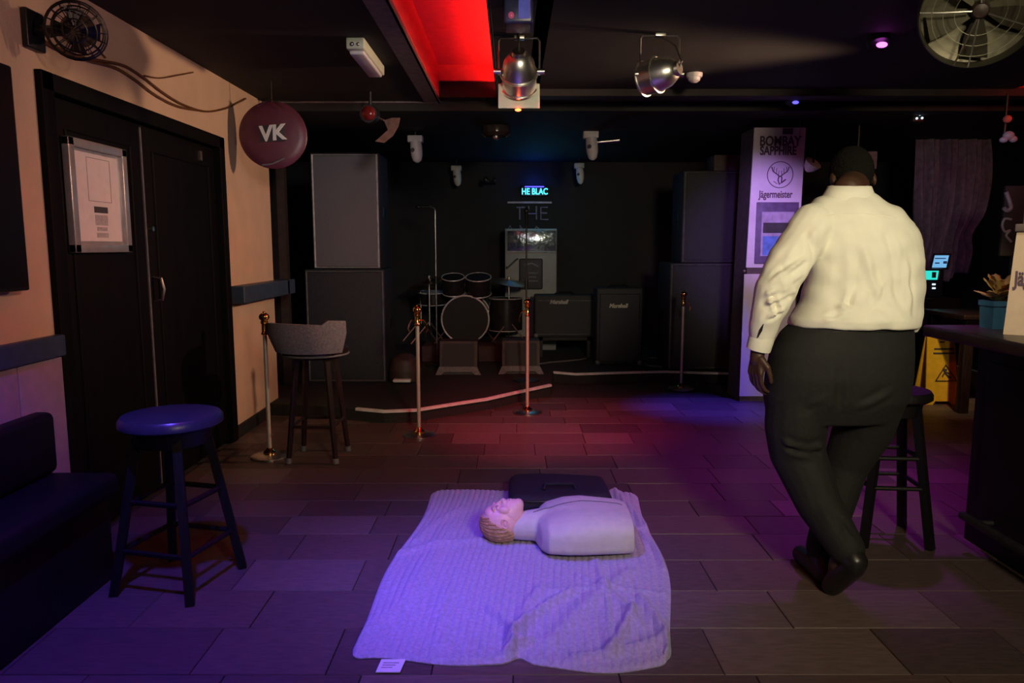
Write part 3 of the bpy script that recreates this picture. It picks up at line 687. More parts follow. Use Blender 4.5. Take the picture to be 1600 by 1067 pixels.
part('emblem_ring', MB().tube([(c.x+R*math.cos(a), y_, c.z+R*math.sin(a)) for a in np.linspace(0, 2*PI, 40, endpoint=False)], .0035, 6, True), 'ink', dc)
em = MB()
def st(pts, r=.003): em.tube([(c.x+u*R, y_, c.z+w_*R) for u, w_ in pts], r, 5)
for s_ in (-1, 1):
    st([(0+.02*s_, -.15), (.25*s_, .05), (.55*s_, .25), (.68*s_, .6)], .005); st([(.3*s_, .08), (.28*s_, .5)]); st([(.5*s_, .22), (.48*s_, .62)]); st([(.12*s_, -.05), (.1*s_, .3)])
st([(-.1, -.15), (-.16, -.4), (-.03, -.75), (.12, -.6), (.14, -.2), (0, -.1), (-.1, -.15)], .006); st([(-.2, -.7), (-.5, -.5)]); st([(.15, -.6), (.45, -.35)], .006)
part('emblem', em, 'ink', dc)
c2 = at(1231, 206, y_); part('stamp', MB().box((c2.x-.045, y_-.001, c2.z-.02), (c2.x+.045, y_+.001, c2.z+.03)), 'ink', dc)
a = at(1178, 412, y_); b_ = at(1248, 316, y_)
fo = part('framed_notice', MB().box((a.x, y_-.012, a.z), (b_.x, y_, b_.z), .004), 'frame_purple', dc)
a = at(1187, 400, y_); b_ = at(1240, 331, y_)
part('notice_paper', MB().box((a.x, y_-.016, a.z), (b_.x, y_-.01, b_.z)), 'screen_paper', fo)
a2 = at(1190, 399, y_); b2 = at(1240, 369, y_)
part('notice_picture', MB().box((a2.x, y_-.019, a2.z), (b2.x-.02, y_-.014, b2.z)), 'screen_blue', fo)
a2 = at(1191, 364, y_); b2 = at(1240, 348, y_)
part('notice_picture', MB().box((a2.x, y_-.019, a2.z), (b2.x-.02, y_-.014, b2.z)), 'print_dark', fo)
part('hanging_wire', MB().tube([(cx1-.06, d-.02, zt-.12), (cx1-.06, d-.02, 2.5)], .003, 5), 'steel', dc)
# ================================================================== DRUM KIT, AMPS, FRIDGE
kd = 8.4
RS = .19
single('drum_riser', MB().box((at(660, 500, kd).x, kd-.12, SZ), (at(660, 500, kd).x+1.3, kd+.8, SZ+RS-.010), .01), mat('riser', (.06, .03, .03), .85), 'low dark riser under the drum kit', 'riser')
dk = thing('drum_kit', 'small dark drum kit with chrome hoops in the middle of the stage', 'drum kit', (at(725, 500, kd).x, kd, SZ+RS))
bc = at(727, 501, kd); br = .265; bc.z = SZ+RS+br+.02
bdp = part('bass_drum', MB().lathe([(br, 0), (br, .42)], bc, 40, (0, 1, 0)), 'drum_shell', dk)
part('drum_head', MB().lathe([(br-.01, -.006), (br-.012, .0)], bc, 40, (0, 1, 0)), 'drum_head', bdp)
for yy_ in (0, .42): part('hoop', MB().tube([(bc.x+(br+.006)*math.cos(a), bc.y+yy_, bc.z+(br+.006)*math.sin(a)) for a in np.linspace(0, 2*PI, 48, endpoint=False)], .0095, 8, True), 'hoop', bdp)
for a in np.linspace(.3, .3+2*PI, 8, endpoint=False): part('lug', MB().box((-.012, .08, -.01), (.012, .16, .012), .003).xf(Matrix.Translation((bc.x+(br+.005)*math.cos(a), bc.y, bc.z+(br+.005)*math.sin(a)))), 'chrome', bdp)
for s_ in (-1, 1): part('spur', MB().cyl((bc.x+s_*.22, bc.y+.1, bc.z-.12), (bc.x+s_*.36, bc.y-.02, SZ+RS+.005), .009), 'steel', bdp)
def drum(c, r, h, tilt, nm='tom'):
    q = Euler((math.radians(tilt), 0, 0)).to_matrix(); ax = q @ Vector((0, 0, 1))
    o = part(nm, MB().lathe([(r, 0), (r, h)], c, 32, ax), 'drum_shell', dk)
    part('drum_head', MB().lathe([(r-.006, h-.002), (r-.008, h+.003)], c, 32, ax), 'white_plastic' if nm == 'snare_drum' else 'drum_head', o)
    for hh in (.0, h):
        part('hoop', MB().tube([Vector(c)+q @ Vector((r*math.cos(a), r*math.sin(a), hh)) for a in np.linspace(0, 2*PI, 36, endpoint=False)], .006, 6, True), 'hoop', o)
    return o
drum(Vector((bc.x-.14, bc.y+.12, bc.z+.30)), .13, .19, 18); drum(Vector((bc.x+.15, bc.y+.12, bc.z+.29)), .145, .20, 18)
drum(Vector((bc.x-.42, bc.y+.45, .72)), .17, .14, 4, 'snare_drum'); drum(Vector((bc.x+.46, bc.y+.4, SZ+RS+.12)), .2, .38, 0, 'floor_tom')
for s_ in (-1, 1): part('tom_post', MB().tube([(bc.x+s_*.02, bc.y+.15, bc.z+br-.01), (bc.x+s_*.02, bc.y+.15, bc.z+.40), (bc.x+s_*.08, bc.y+.13, bc.z+.42)], .011), 'chrome', dk)
for j, (x, y, z, r, tl) in enumerate(((bc.x-.42, bc.y+.1, 1.02, .20, 14), (bc.x-.55, bc.y+.35, .93, .17, 3), (bc.x+.5, bc.y+.25, 1.0, .22, -10))):
    ax = Euler((math.radians(8), math.radians(-tl), 0)).to_matrix() @ Vector((0, 0, 1))
    cyo = part('cymbal', MB().lathe([(.012, .02), (.04, .012), (r*.6, -.004), (r, -.012), (r, -.014), (.03, .0)], (x, y, z), 40, ax), 'cymbal', dk)
    part('cymbal_stand', MB().cyl((x, y, SZ+RS+.2), (x, y, z+.03), .011).cyl((x, y, SZ+RS+.25), (x-.2, y-.15, SZ+RS+.008), .008).cyl((x, y, SZ+RS+.25), (x+.2, y-.15, SZ+RS+.008), .008).cyl((x, y, SZ+RS+.25), (x, y+.25, SZ+RS+.008), .008), 'chrome', dk)
    part('wing_nut', MB().ell((x, y, z+.04), (.018, .012, .016)), 'chrome', cyo)
for i_, (px_, py_) in enumerate(((603, 601),)): pass
part('drum_throne', MB().lathe([(.15, 0), (.16, .05), (.14, .08)], (bc.x+.05, bc.y+.85, .70), 24).cyl((bc.x+.05, bc.y+.85, SZ+RS+.03), (bc.x+.05, bc.y+.85, .71), .015), 'black_vinyl', dk)
# mic stands
def mic_stand(px, ptop, pbase, dd, label, boom=None):
    b0 = at(px, pbase, dd); x = b0.x; zt_ = at(px, ptop, dd).z
    t = thing('microphone_stand', label, 'microphone stand', (x, dd, SZ), 'microphone stands')
    part('pole', MB().cyl((x, dd, SZ+.02), (x, dd, zt_), .008), 'steel' if boom else 'cable_black', t)
    part('base', MB().lathe([(.13, 0), (.13, .012), (.03, .03)], (x, dd, SZ), 28), 'black_plastic', t)
    if boom:
        part('boom_arm', MB().tube([(x, dd, zt_), (x-.01, dd, zt_+.03), (x-.05, dd, zt_+.05), (x-.16, dd, zt_+.045)], .008), 'steel', t)
        part('microphone', MB().ell((x-.18, dd, zt_+.045), (.03, .022, .022)).cyl((x-.16, dd, zt_+.045), (x-.06, dd, zt_+.045), .012), 'black_plastic', t)
    else:
        part('microphone', MB().cyl((x, dd, zt_), (x, dd-.03, zt_+.13), .012, .016).ell((x, dd-.035, zt_+.15), (.024, .024, .028)), 'black_plastic', t)
    part('clutch', MB().cyl((x, dd, 1.0), (x, dd, 1.08), .016), 'black_plastic', t)
mic_stand(683, 330, 570, 8.05, 'microphone stand with bent top to the left of the drums', True)
mic_stand(822, 355, 600, 7.1, 'straight dark microphone stand in front of the white fridge')
# fridge
d = 9.25; x0 = at(789, 400, d).x; x1 = at(870, 400, d).x; zt = at(800, 357, d).z
fg = thing('drinks_fridge', 'pale upright drinks fridge with shiny top window at the back of the stage', 'fridge', ((x0+x1)/2, d+.25, SZ))
part('fridge_body', MB().box((x0, d, SZ), (x1, d+.5, zt), .01), 'fridge', fg)
zm = at(800, 392, d).z
part('display_window', MB().box((x0+.03, d-.012, zm), (x1-.01, d+.002, zt-.03), .003), 'foil', fg, 'shiny window reflecting blue light')
part('window_frame', MB().tube([(x0+.02, d-.008, zm-.01), (x1-.01, d-.008, zm-.01), (x1-.01, d-.008, zt-.02), (x0+.02, d-.008, zt-.02)], .009, 4, True), 'silver_edge', fg)
a = at(811, 452, d); b_ = at(848, 404, d)
pn = part('dark_label', MB().box((a.x, d-.012, a.z), (b_.x, d+.002, b_.z), .02), 'print_dark', fg)
part('label_print', MB().tube([(a.x+.07, d-.014, b_.z-.08), (a.x+.16, d-.014, b_.z-.06), (a.x+.24, d-.014, b_.z-.10)], .012, 6).box((a.x+.12, d-.014, a.z+.20), (b_.x-.06, d-.011, a.z+.21)).box((a.x+.12, d-.014, a.z+.15), (b_.x-.08, d-.011, a.z+.16)).box((a.x+.12, d-.014, a.z+.10), (b_.x-.06, d-.011, a.z+.11)), 'print_grey', pn)
part('door_handle', MB().tube([(x0+.02, d, 1.15), (x0+.02, d-.04, 1.13), (x0+.14, d-.04, 1.24), (x0+.16, d, 1.25)], .010), 'black_plastic', fg)
# LED sign and neon letters
d = 9.80
lg = thing('led_sign', 'small glowing cyan scrolling sign high on the back wall', 'sign', tuple(at(835, 306, d)))
a = at(816, 307, d); b_ = at(854, 290, d)
part('sign_case', MB().box((a.x-.02, d-.01, a.z), (b_.x+.02, d+.05, b_.z), .01), 'black_plastic', lg)
text('lettering', 'HE BLAC', 'e_cyan', lg, at(835.5, 299.5, d-.014), .112, bold=.002, sx=.78)
part('glow_bar', MB().box((at(820, 291, d).x, d-.02, at(820, 292.5, d).z), (at(850, 291, d).x, d-.01, at(820, 291, d).z)), 'e_bluelens', lg)
lamp('led_sign_glow', 'POINT', tuple(at(835, 285, d-.12)), None, (.02, .1, 1), 1.3, .05)
lamp('led_sign_glow', 'POINT', tuple(at(850, 318, 8.9)), None, (.1, .75, 1), 1.6, .12)
ng = thing('wall_lettering', 'dim unlit tube letters on the back wall below the cyan sign', 'lettering', tuple(at(830, 345, d)))
part('shelf_rail', MB().box((at(793, 316, d).x, d-.03, at(793, 318, d).z), (at(862, 316, d).x, d+.04, at(793, 315, d).z)), 'neon_off', ng)
def seg(pts, nm='letter'): part(nm, MB().tube([at(x, y, d-.01) for x, y in pts], .011, 6), 'neon_off', ng)
seg([(807, 324), (820, 324)]); seg([(812, 324), (812, 343)])
seg([(826, 322), (826, 334), (838, 334)]); seg([(838, 322), (838, 343)])
seg([(856, 324), (845, 324), (845, 343), (857, 343)]); seg([(845, 333), (855, 333)])
seg([(793, 360), (797, 353), (801, 360)]); seg([(812, 360), (812, 352), (817, 360)]); seg([(834, 360), (838, 354), (844, 359)])
# amps
def amp(x0, x1, y0, y1, dd, dep, label, logo, lm, lx, ly, ls_, em):
    a = at(x0, y1, dd); b_ = at(x1, y0, dd)
    t = thing('guitar_amplifier', label, 'amplifier', ((a.x+b_.x)/2, dd+dep/2, SZ), 'guitar amplifiers')
    zb = a.z if a.z > SZ+.02 else SZ
    part('cabinet', MB().box((a.x, dd, zb), (b_.x, dd+dep, b_.z), .02), 'cab', t)
    part('grille_cloth', MB().box((a.x+.04, dd-.006, zb+.04), (b_.x-.04, dd+.002, b_.z-.07)), 'grille_dark', t)
    part('piping', MB().tube([(a.x+.035, dd-.004, zb+.035), (b_.x-.035, dd-.004, zb+.035), (b_.x-.035, dd-.004, b_.z-.065), (a.x+.035, dd-.004, b_.z-.065)], .006, 4, True), em, t)
    text('logo', logo, lm, t, at(lx, ly, dd-.014), ls_, bold=.003, shear=.25, extr=.004)
    part('top_handle', MB().tube([((a.x+b_.x)/2-.12, dd+dep/2, b_.z-.002), ((a.x+b_.x)/2-.08, dd+dep/2, b_.z+.025), ((a.x+b_.x)/2+.08, dd+dep/2, b_.z+.025), ((a.x+b_.x)/2+.12, dd+dep/2, b_.z-.002)], .012), 'black_vinyl', t)
    for sx_ in (a.x+.02, b_.x-.02): part('corner_cap', MB().ell((sx_, dd+.015, zb+.02), (.03, .03, .03)), 'dark_edge', t)
    return t, a, b_, zb
t, a, b_, zb = amp(835, 932, 461, 527, 8.6, .3, 'wide black guitar combo on a low stand beside the fridge', 'Marshall', 'logo_grey', 873, 472, .062, 'dark_edge')
part('stand', MB().box((a.x+.05, 8.63, SZ), (a.x+.1, 8.85, zb)).box((b_.x-.1, 8.63, SZ), (b_.x-.05, 8.85, zb)).box((a.x+.05, 8.63, zb-.04), (b_.x-.05, 8.85, zb-.001)), 'blackwood', t)
part('knob_lamp', MB().ell((b_.x+.0, 8.58, zb+.0), (.02, .02, .02)), 'chrome', t)
amp(931, 1005, 450, 577, 8.1, .35, 'tall black amplifier cabinet in the middle right of the stage', 'Marshall', 'gold_logo', 966, 478, .060, 'cab')
# wedges
def wedge(x0, x1, y0, y1, dd, label, pale=True):
    a = at(x0, y1, dd); b_ = at(x1, y1, dd); z1 = SZ+.33
    t = thing('stage_monitor', label, 'stage monitor', ((a.x+b_.x)/2, dd+.2, SZ), 'stage wedge monitors')
    part('cabinet', MB().prism([(dd, SZ), (dd+.42, SZ), (dd+.34, z1), (dd+.10, z1)], a.x+.03, b_.x-.03, 'x'), mat('monitor_black', (.05, .03, .03), .6), t)
    part('grille', MB().prism([(dd+.0, SZ+.08), (dd+.012, SZ+.078), (dd+.105, z1-.03), (dd+.09, z1-.02)], a.x+.06, b_.x-.06, 'x'), 'cab', t)
    zf = SZ+.075
    part('front_lip', MB().prism([(a.x-.01, SZ), (a.x+.05, SZ), (a.x+.08, SZ+.03), (b_.x-.08, SZ+.03), (b_.x-.05, SZ), (b_.x+.01, SZ), (b_.x-.03, zf+.01), (a.x+.03, zf+.01)], dd-.03, dd-.001), 'grey_fabric', t)
    return t
wedge(682, 750, 540, 578, 7.45, 'red-lit wedge monitor with pale front lip in front of the bass drum')
wedge(780, 848, 540, 576, 7.5, 'dim wedge monitor with pale front lip below the microphone stand')
a = at(630, 597, 6.95)
t = thing('stage_monitor', 'dark rounded floor monitor with pale handle near the left stage edge', 'stage monitor', (a.x, 7.0, SZ), 'stage wedge monitors')
part('cabinet', remesh(MB().lathe([(.16, 0), (.16, .12), (.13, .22), (.05, .27)], (a.x, 7.1, SZ), 24), .012, 4, 'cab'), mat('monitor_brown', (.055, .03, .026), .6), t)
part('handle', MB().box((a.x-.09, 6.88, SZ+.02), (a.x+.08, 6.95, SZ+.05), .01), 'white_edge', t)
for pts, nm in ((((915, 560), (905, 562), (885, 564), (860, 566), (830, 570)), 'grey cable trailing from the tall amplifier across the stage'), (((1036, 560), (1015, 559), (1000, 564), (1012, 571), (1034, 573)), 'thin cable looped on the stage beside the right speaker stack')):
    single('stage_cable', MB().tube([fl(x, y, SZ+.008) for x, y in pts], .010, 6), 'cable_grey', nm, 'cable')
# cluttered dark items beside left stack
single('folded_curtain', MB().loft([[( -3.0+ .06*i, 6.9+.03*math.sin(i*1.7), z) for i in range(16)]+[(-2.1-.06*i, 6.98+.03*math.sin((15-i)*1.7), z) for i in range(16)] for z in (.1, 1.2, 2.49)]), mat('drape_brown', (.03, .018, .016), .9), 'dark brown drape hanging between the cream wall and the left speaker stack', 'curtain')
# ================================================================== STANCHIONS
def stanchion(px, py, label, hooks, h=.965):
    b0 = fl(px, py); x, y = b0.x, b0.y
    t = thing('stanchion_post', label, 'stanchion', (x, y, 0), 'rope barrier posts')
    part('base', MB().lathe([(.125, 0), (.125, .008), (.10, .016), (.045, .024)], (x, y, 0.001), 32), 'steel', t)
    part('flange', MB().lathe([(.042, 0), (.042, .012), (.022, .03), (.016, .04)], (x, y, .022), 20), 'brass', t)
    part('pole', MB().cyl((x, y, .03), (x, y, h-.12), .0135), 'pole', t)
    part('neck', MB().lathe([(.020, 0), (.024, .008), (.018, .02), (.018, .07), (.026, .078), (.014, .09)], (x, y, h-.14), 20), 'brass', t)
    part('finial', MB().ell((x, y, h-.022), (.034, .034, .028)).lathe([(.02, 0), (.026, .006), (.016, .014)], (x, y, h-.058), 20).ell((x, y, h+.008), (.009, .009, .009)), 'brass', t)
    for a in hooks:
        dx, dy = math.cos(a), math.sin(a)
        part('rope_hook', MB().tube([(x+dx*.016, y+dy*.016, h-.10), (x+dx*.045, y+dy*.045, h-.10), (x+dx*.062, y+dy*.062, h-.125), (x+dx*.072, y+dy*.072, h-.165), (x+dx*.062, y+dy*.062, h-.19)], [.006, .007, .009, .011, .006], 8), 'brass', t)
stanchion(422, 713, 'brass stanchion post beside the cream wall and grey high chair', (0.1,))
stanchion(655, 680, 'brass stanchion post with two hooks in front of the drum kit', (PI-.1, .1))
stanchion(824, 645, 'brass stanchion post standing at the centre in front of the fridge', (PI-.1, PI/2))
stanchion(1064, 608, 'brass stanchion post in front of the right speaker stack', (.2,))
# ================================================================== STOOLS
def bar_stool(px, py, h, R, label, seatm, legm, rot=.5, spread=.17, rungs=(.18, .38)):
    b0 = fl(px, py); x, y = b0.x, b0.y
    t = thing('bar_stool', label, 'stool', (x, y, 0), 'round bar stools')
    part('seat', MB().lathe([(R*.9, 0), (R, .012), (R, .035), (R*.94, .05), (R*.5, .056), (.01, .058)], (x, y, h-.058), 36), seatm, t)
    part('seat_apron', MB().lathe([(R*.72, 0), (R*.78, .07)], (x, y, h-.125), 24), legm, t)
    ft = []
    for k in range(4):
        a = rot+k*PI/2; p0 = Vector((x+R*.62*math.cos(a), y+R*.62*math.sin(a), h-.06)); p1 = Vector((x+spread*1.25*math.cos(a), y+spread*1.25*math.sin(a), 0.002)); ft.append((p0, p1))
        part('leg', MB().lathe([(.024, 0), (.024, (p1-p0).length)], p0, 4, (p1-p0).normalized()), legm, t)
    for z in rungs:
        for k in range(4):
            a, b_ = ft[k]; c, d_ = ft[(k+1) % 4]; f = 1-z/(h-.06)
            part('rung', MB().cyl(a.lerp(b_, f), c.lerp(d_, f), .011, n=8), legm, t)
    return t
bar_stool(283, 908, .73, .20, 'dark bar stool with blue-lit round seat in the left foreground', 'seat_navy', 'blackwood', .55, .20)
bar_stool(1380, 838, .74, .17, 'dark wooden bar stool half hidden behind the walking person', 'blackwood', 'blackwood', .7, .17, (.28, .42))
# high chair with grey back
b0 = fl(499, 714); x, y = b0.x, b0.y
hc = thing('high_chair', 'high chair with curved grey backrest beside the left stanchion post', 'chair', (x, y, 0))
zs = .74
part('seat', MB().lathe([(.17, 0), (.21, .02), (.215, .06), (.19, .085), (.01, .09)], (x, y, zs-.06), 32), 'darkwood', hc)
part('seat_rim', MB().tube([(x+.213*math.cos(a), y+.213*math.sin(a), zs-.035) for a in np.linspace(0, 2*PI, 36, endpoint=False)], .007, 6, True), 'dark_edge', hc)
rg = []
for i in range(20):
    a = math.radians(175+i/19.*150); f = math.sin(i/19*PI); hz = .165+.02*math.sin(i/19*PI)+(.03 if i > 15 else 0)
    zb = zs+.0
    r0 = .225; r1 = .265
    rg.append([(x+r0*math.cos(a), y+r0*math.sin(a), zb), (x+(r0+.03)*math.cos(a), y+(r0+.03)*math.sin(a), zb-.01), (x+(r1+.035)*math.cos(a), y+(r1+.035)*math.sin(a), zb+hz*.6), (x+(r1+.03)*math.cos(a), y+(r1+.03)*math.sin(a), zb+hz), (x+r1*math.cos(a), y+r1*math.sin(a), zb+hz), (x+(r1-.01)*math.cos(a), y+(r1-.01)*math.sin(a), zb+hz*.6)])
part('backrest', MB().loft(rg), 'grey_fabric', hc, 'curved grey padded backrest')
ft = []
for k in range(4):
    a = .75+k*PI/2; p0 = Vector((x+.14*math.cos(a), y+.14*math.sin(a), zs-.06)); p1 = Vector((x+.22*math.cos(a), y+.22*math.sin(a), .002)); ft.append((p0, p1))
    lg_ = part('leg', MB().lathe([(.022, 0), (.018, (p1-p0).length)], p0, 4, (p1-p0).normalized()), 'darkwood', hc)
    part('foot_cap', MB().cyl(p1+Vector((0, 0, 0)), p1.lerp(p0, .05), .021, .021, 10), 'dark_edge', lg_)
for k in range(4):
    part('rung', MB().cyl(ft[k][0].lerp(ft[k][1], .65), ft[(k+1) % 4][0].lerp(ft[(k+1) % 4][1], .65), .01), 'darkwood', hc)
# bench along left wall
bn = thing('bench_seat', 'black upholstered bench against the panelling in the near left corner', 'bench', (WX+.2, 2.0, 0))
part('bench_base', MB().box((WX+.03, .6, 0.001), (WX+.33, 3.0, .36), .01), 'blackwood', bn)
part('seat_cushion', MB().box((WX+.03, .6, .36), (WX+.37, 3.02, .46), .03), 'black_vinyl', bn)
part('back_cushion', MB().box((WX+.028, .6, .46), (WX+.12, 3.02, .72), .03), 'black_vinyl', bn)
# ================================================================== LEFT WALL THINGS
tv = thing('television', 'large black flat television mounted on the cream wall at the left edge', 'television', (WX+.06, 2.2, 1.2))
part('casing', MB().box((WX+.02, 1.30, 1.225), (WX+.075, 2.99, 2.10), .008), 'black_plastic', tv)
part('screen', MB().box((WX+.074, 1.315, 1.24), (WX+.077, 2.975, 2.085)), 'tv', tv)
part('wall_bracket', MB().box((WX+.001, 1.9, 1.5), (WX+.021, 2.4, 1.8)), 'black_plastic', tv)
# framed notice on door
fx = WX-.013
fn = thing('framed_notice', 'silver framed paper notice hanging on the left leaf of the black door', 'picture frame', (fx, 3.7, 1.38))
ya, yb, za, zb = 3.42, 3.93, 1.372, 1.90
fm = MB()
for (y0_, y1_, z0_, z1_) in ((ya, ya+.045, za, zb), (yb-.045, yb, za, zb), (ya, yb, za, za+.04), (ya, yb, zb-.04, zb)): fm.box((fx, y0_, z0_), (fx+.034, y1_, z1_), .004)
part('frame', fm, 'frame_silver', fn)
part('backing', MB().box((fx, ya+.03, za+.03), (fx+.012, yb-.03, zb-.03)), 'frame_silver', fn)
pp = part('paper', MB().box((fx+.012, ya+.075, za+.055), (fx+.015, yb-.065, zb-.055)), 'paper', fn)
pd = MB()
yc = (ya+yb)/2+.01
part('print_bar', MB().box((fx+.015, yc-.06, 1.565), (fx+.0165, yc+.06, 1.595)), 'print_dark', pp)
part('print_block', MB().box((fx+.015, yc-.055, 1.505), (fx+.0165, yc+.055, 1.555)).box((fx+.015, yc-.045, 1.478), (fx+.0165, yc+.045, 1.496)).box((fx+.015, yc-.05, 1.445), (fx+.0165, yc+.05, 1.468)), mat('print_pale', (.42, .38, .40), .7, var=.2, scale=90), pp)
part('print_border', MB().tube([(fx+.0155, yc-.10, 1.62), (fx+.0155, yc+.10, 1.62), (fx+.0155, yc+.10, 1.825), (fx+.0155, yc-.10, 1.825)], .0018, 4, True), 'print_grey', pp)
# wall cables
def wallpts(l): # pixel -> point on left wall plane x
    r = []
    for px, py in l:
        cx = (px-800)/F; cy = (533.5-py)/F; dx = cx; dy = math.cos(TH)+cy*math.sin(TH); dz = -math.sin(TH)+cy*math.cos(TH); t = (WX+.012)/dx
        r.append(Vector((WX+.012, dy*t, CH+dz*t)))
    return r
def sm_pts(p, k=6):
    out = []
    for i in range(len(p)-1):
        p0 = p[max(i-1, 0)]; p1 = p[i]; p2 = p[i+1]; p3 = p[min(i+2, len(p)-1)]
        for j in range(k):
            t = j/k; out.append(.5*((2*p1)+(-p0+p2)*t+(2*p0-5*p1+4*p2-p3)*t*t+(-p0+3*p1-3*p2+p3)*t**3))
    return out+[p[-1]]
single('wall_cable', MB().tube(sm_pts(wallpts([(62, 60), (85, 72), (120, 88), (160, 95), (195, 103), (225, 122), (255, 145), (285, 163), (320, 174), (350, 170), (372, 160), (384, 154)])), .0065, 6), 'cable', 'brown cable looping along the top of the cream wall, upper one', 'cable')
single('wall_cable', MB().tube(sm_pts(wallpts([(62, 62), (100, 82), (140, 95), (180, 106), (210, 124), (245, 150), (280, 167), (315, 173)])), .0065, 6), 'cable', 'brown cable sagging just beneath the other on the cream wall', 'cable')
single('wall_cable', MB().tube(sm_pts(wallpts([(125, 52), (145, 68), (165, 90)])+[]), .0035, 5), 'cable', 'short thin wire crossing the cream wall above the door', 'cable')
single('wall_cable', MB().tube(sm_pts(wallpts([(225, 118), (250, 122), (275, 118), (302, 113)])), .004, 5), 'cable', 'thin branch wire clipped below the ceiling on the cream wall', 'cable')
single('corner_cable', MB().tube(sm_pts([at(384, 154, 5.95), at(410, 156, 6.1), at(470, 158, 6.15)]), .005, 5), 'cable_black', 'thin cable running along the soffit edge above the round maroon sign', 'cable')
# wall fan, top left
q = wallpts([(50, 40)])[0]; fc = Vector((WX+.28, q.y-.12, q.z+.02))
wf = thing('wall_fan', 'dark wall-mounted fan with round motor high above the television', 'fan', tuple(q))
part('wall_plate', MB().box((WX, q.y-.06, q.z-.10), (WX+.03, q.y+.06, q.z+.06), .008), 'black_plastic', wf)
part('bracket', MB().cyl((WX+.02, q.y, q.z-.02), (WX+.18, q.y-.03, q.z-.03), .022), 'black_plastic', wf)
ax = Vector((.35, -.9, -.25)).normalized()
mc = Vector((WX+.20, q.y+.02, q.z-.015))
part('motor', MB().lathe([(.02, -.09), (.055, -.075), (.065, -.03), (.065, .06), (.05, .08)], mc, 24, ax), mat('motor_brown', (.07, .045, .035), .4), wf)
fcn = mc+ax*.09
rot = Vector((0, 0, 1)).rotation_difference(ax)
cg = MB()
for r_, z_ in ((.045, .04), (.08, .036), (.108, .016), (.115, 0), (.095, -.03), (.06, -.04)):
    cg.tube([fcn+rot @ Vector((r_*math.cos(a), r_*math.sin(a), z_)) for a in np.linspace(0, 2*PI, 28, endpoint=False)], .0035, 4, True)
for k in range(18):
    a = k/18*2*PI; cg.tube([fcn+rot @ Vector((r_*math.cos(a), r_*math.sin(a), z_)) for r_, z_ in ((.02, .04), (.08, .036), (.115, 0), (.095, -.03), (.04, -.042))], .002, 4)
part('cage', cg, 'black_plastic', wf)
for k in range(4):
    a = k*PI/2+.4; bl_ = MB().add([fcn+rot @ Vector((rr*math.cos(a+da), rr*math.sin(a+da), zz)) for rr, da, zz in ((.02, -.3, -.010), (.09, -.45, -.018), (.10, .35, .016), (.02, .3, .010), (.02, -.3, -.007), (.09, -.45, -.015), (.10, .35, .019), (.02, .3, .013))], [(0, 1, 2, 3), (7, 6, 5, 4), (0, 4, 5, 1), (1, 5, 6, 2), (2, 6, 7, 3), (3, 7, 4, 0)])
    part('blade', bl_, 'black_plastic', wf)
# VK sign
vd = 5.42; vc = at(427, 211, vd)
vk = thing('round_hanging_sign', 'round maroon hanging sign with two white letters at the end of the cream wall', 'sign', tuple(vc))
rv = .238
part('disc', MB().lathe([(.01, -.022), (rv*.75, -.020), (rv*.95, -.010), (rv, 0), (rv*.95, .010), (rv*.75, .020), (.01, .022)], vc, 64, Vector((.12, -1, .05)).normalized()), 'maroon', vk)
part('letter_plate', MB().prism([(vc.x-.085, vc.z-.055), (vc.x+.09, vc.z-.045), (vc.x+.09, vc.z+.065), (vc.x-.085, vc.z+.06)], vd-.034, vd-.018), 'print_dark', vk)
text('lettering', 'VK', 'white_paint', vk, (vc.x+.003, vd-.040, vc.z+.004), .145, bold=.005, extr=.004, shear=.12, rot=(PI/2, -.1, 0))
part('string', MB().tube([(vc.x, vd, vc.z+rv-.01), (vc.x+.0, vd, ZC-.003)], .003, 5).tube([(vc.x-.10, vd-.02, vc.z+rv*.82), (vc.x, vd-.02, vc.z+rv+.01), (vc.x+.10, vd-.02, vc.z+rv*.72)], .003, 5), 'steel', vk)
part('tape', MB().tube([(vc.x-.08, vd-.03, vc.z-rv*.90), (vc.x, vd-.035, vc.z-rv*.86), (vc.x+.08, vd-.03, vc.z-rv*.70)], .006, 5), 'grey_fabric', vk)
# ================================================================== CEILING THINGS
# emergency light
a = at(550, 66, 4.35)
eg = thing('emergency_light', 'pale greenish emergency light box on the black ceiling at left', 'light', (-.90, 4.7, ZC))
part('housing', MB().box((-.935, 4.32, ZC-.065), (-.83, 4.98, ZC-.001), .01), 'cream_plastic', eg)
part('diffuser', MB().box((-.925, 4.36, ZC-.085), (-.84, 4.94, ZC-.062), .01), 'white_plastic', eg)
part('end_screw', MB().ell((-.90, 4.315, ZC-.04), (.012, .01, .012)).ell((-.865, 4.315, ZC-.04), (.010, .008, .01)), 'steel', eg)
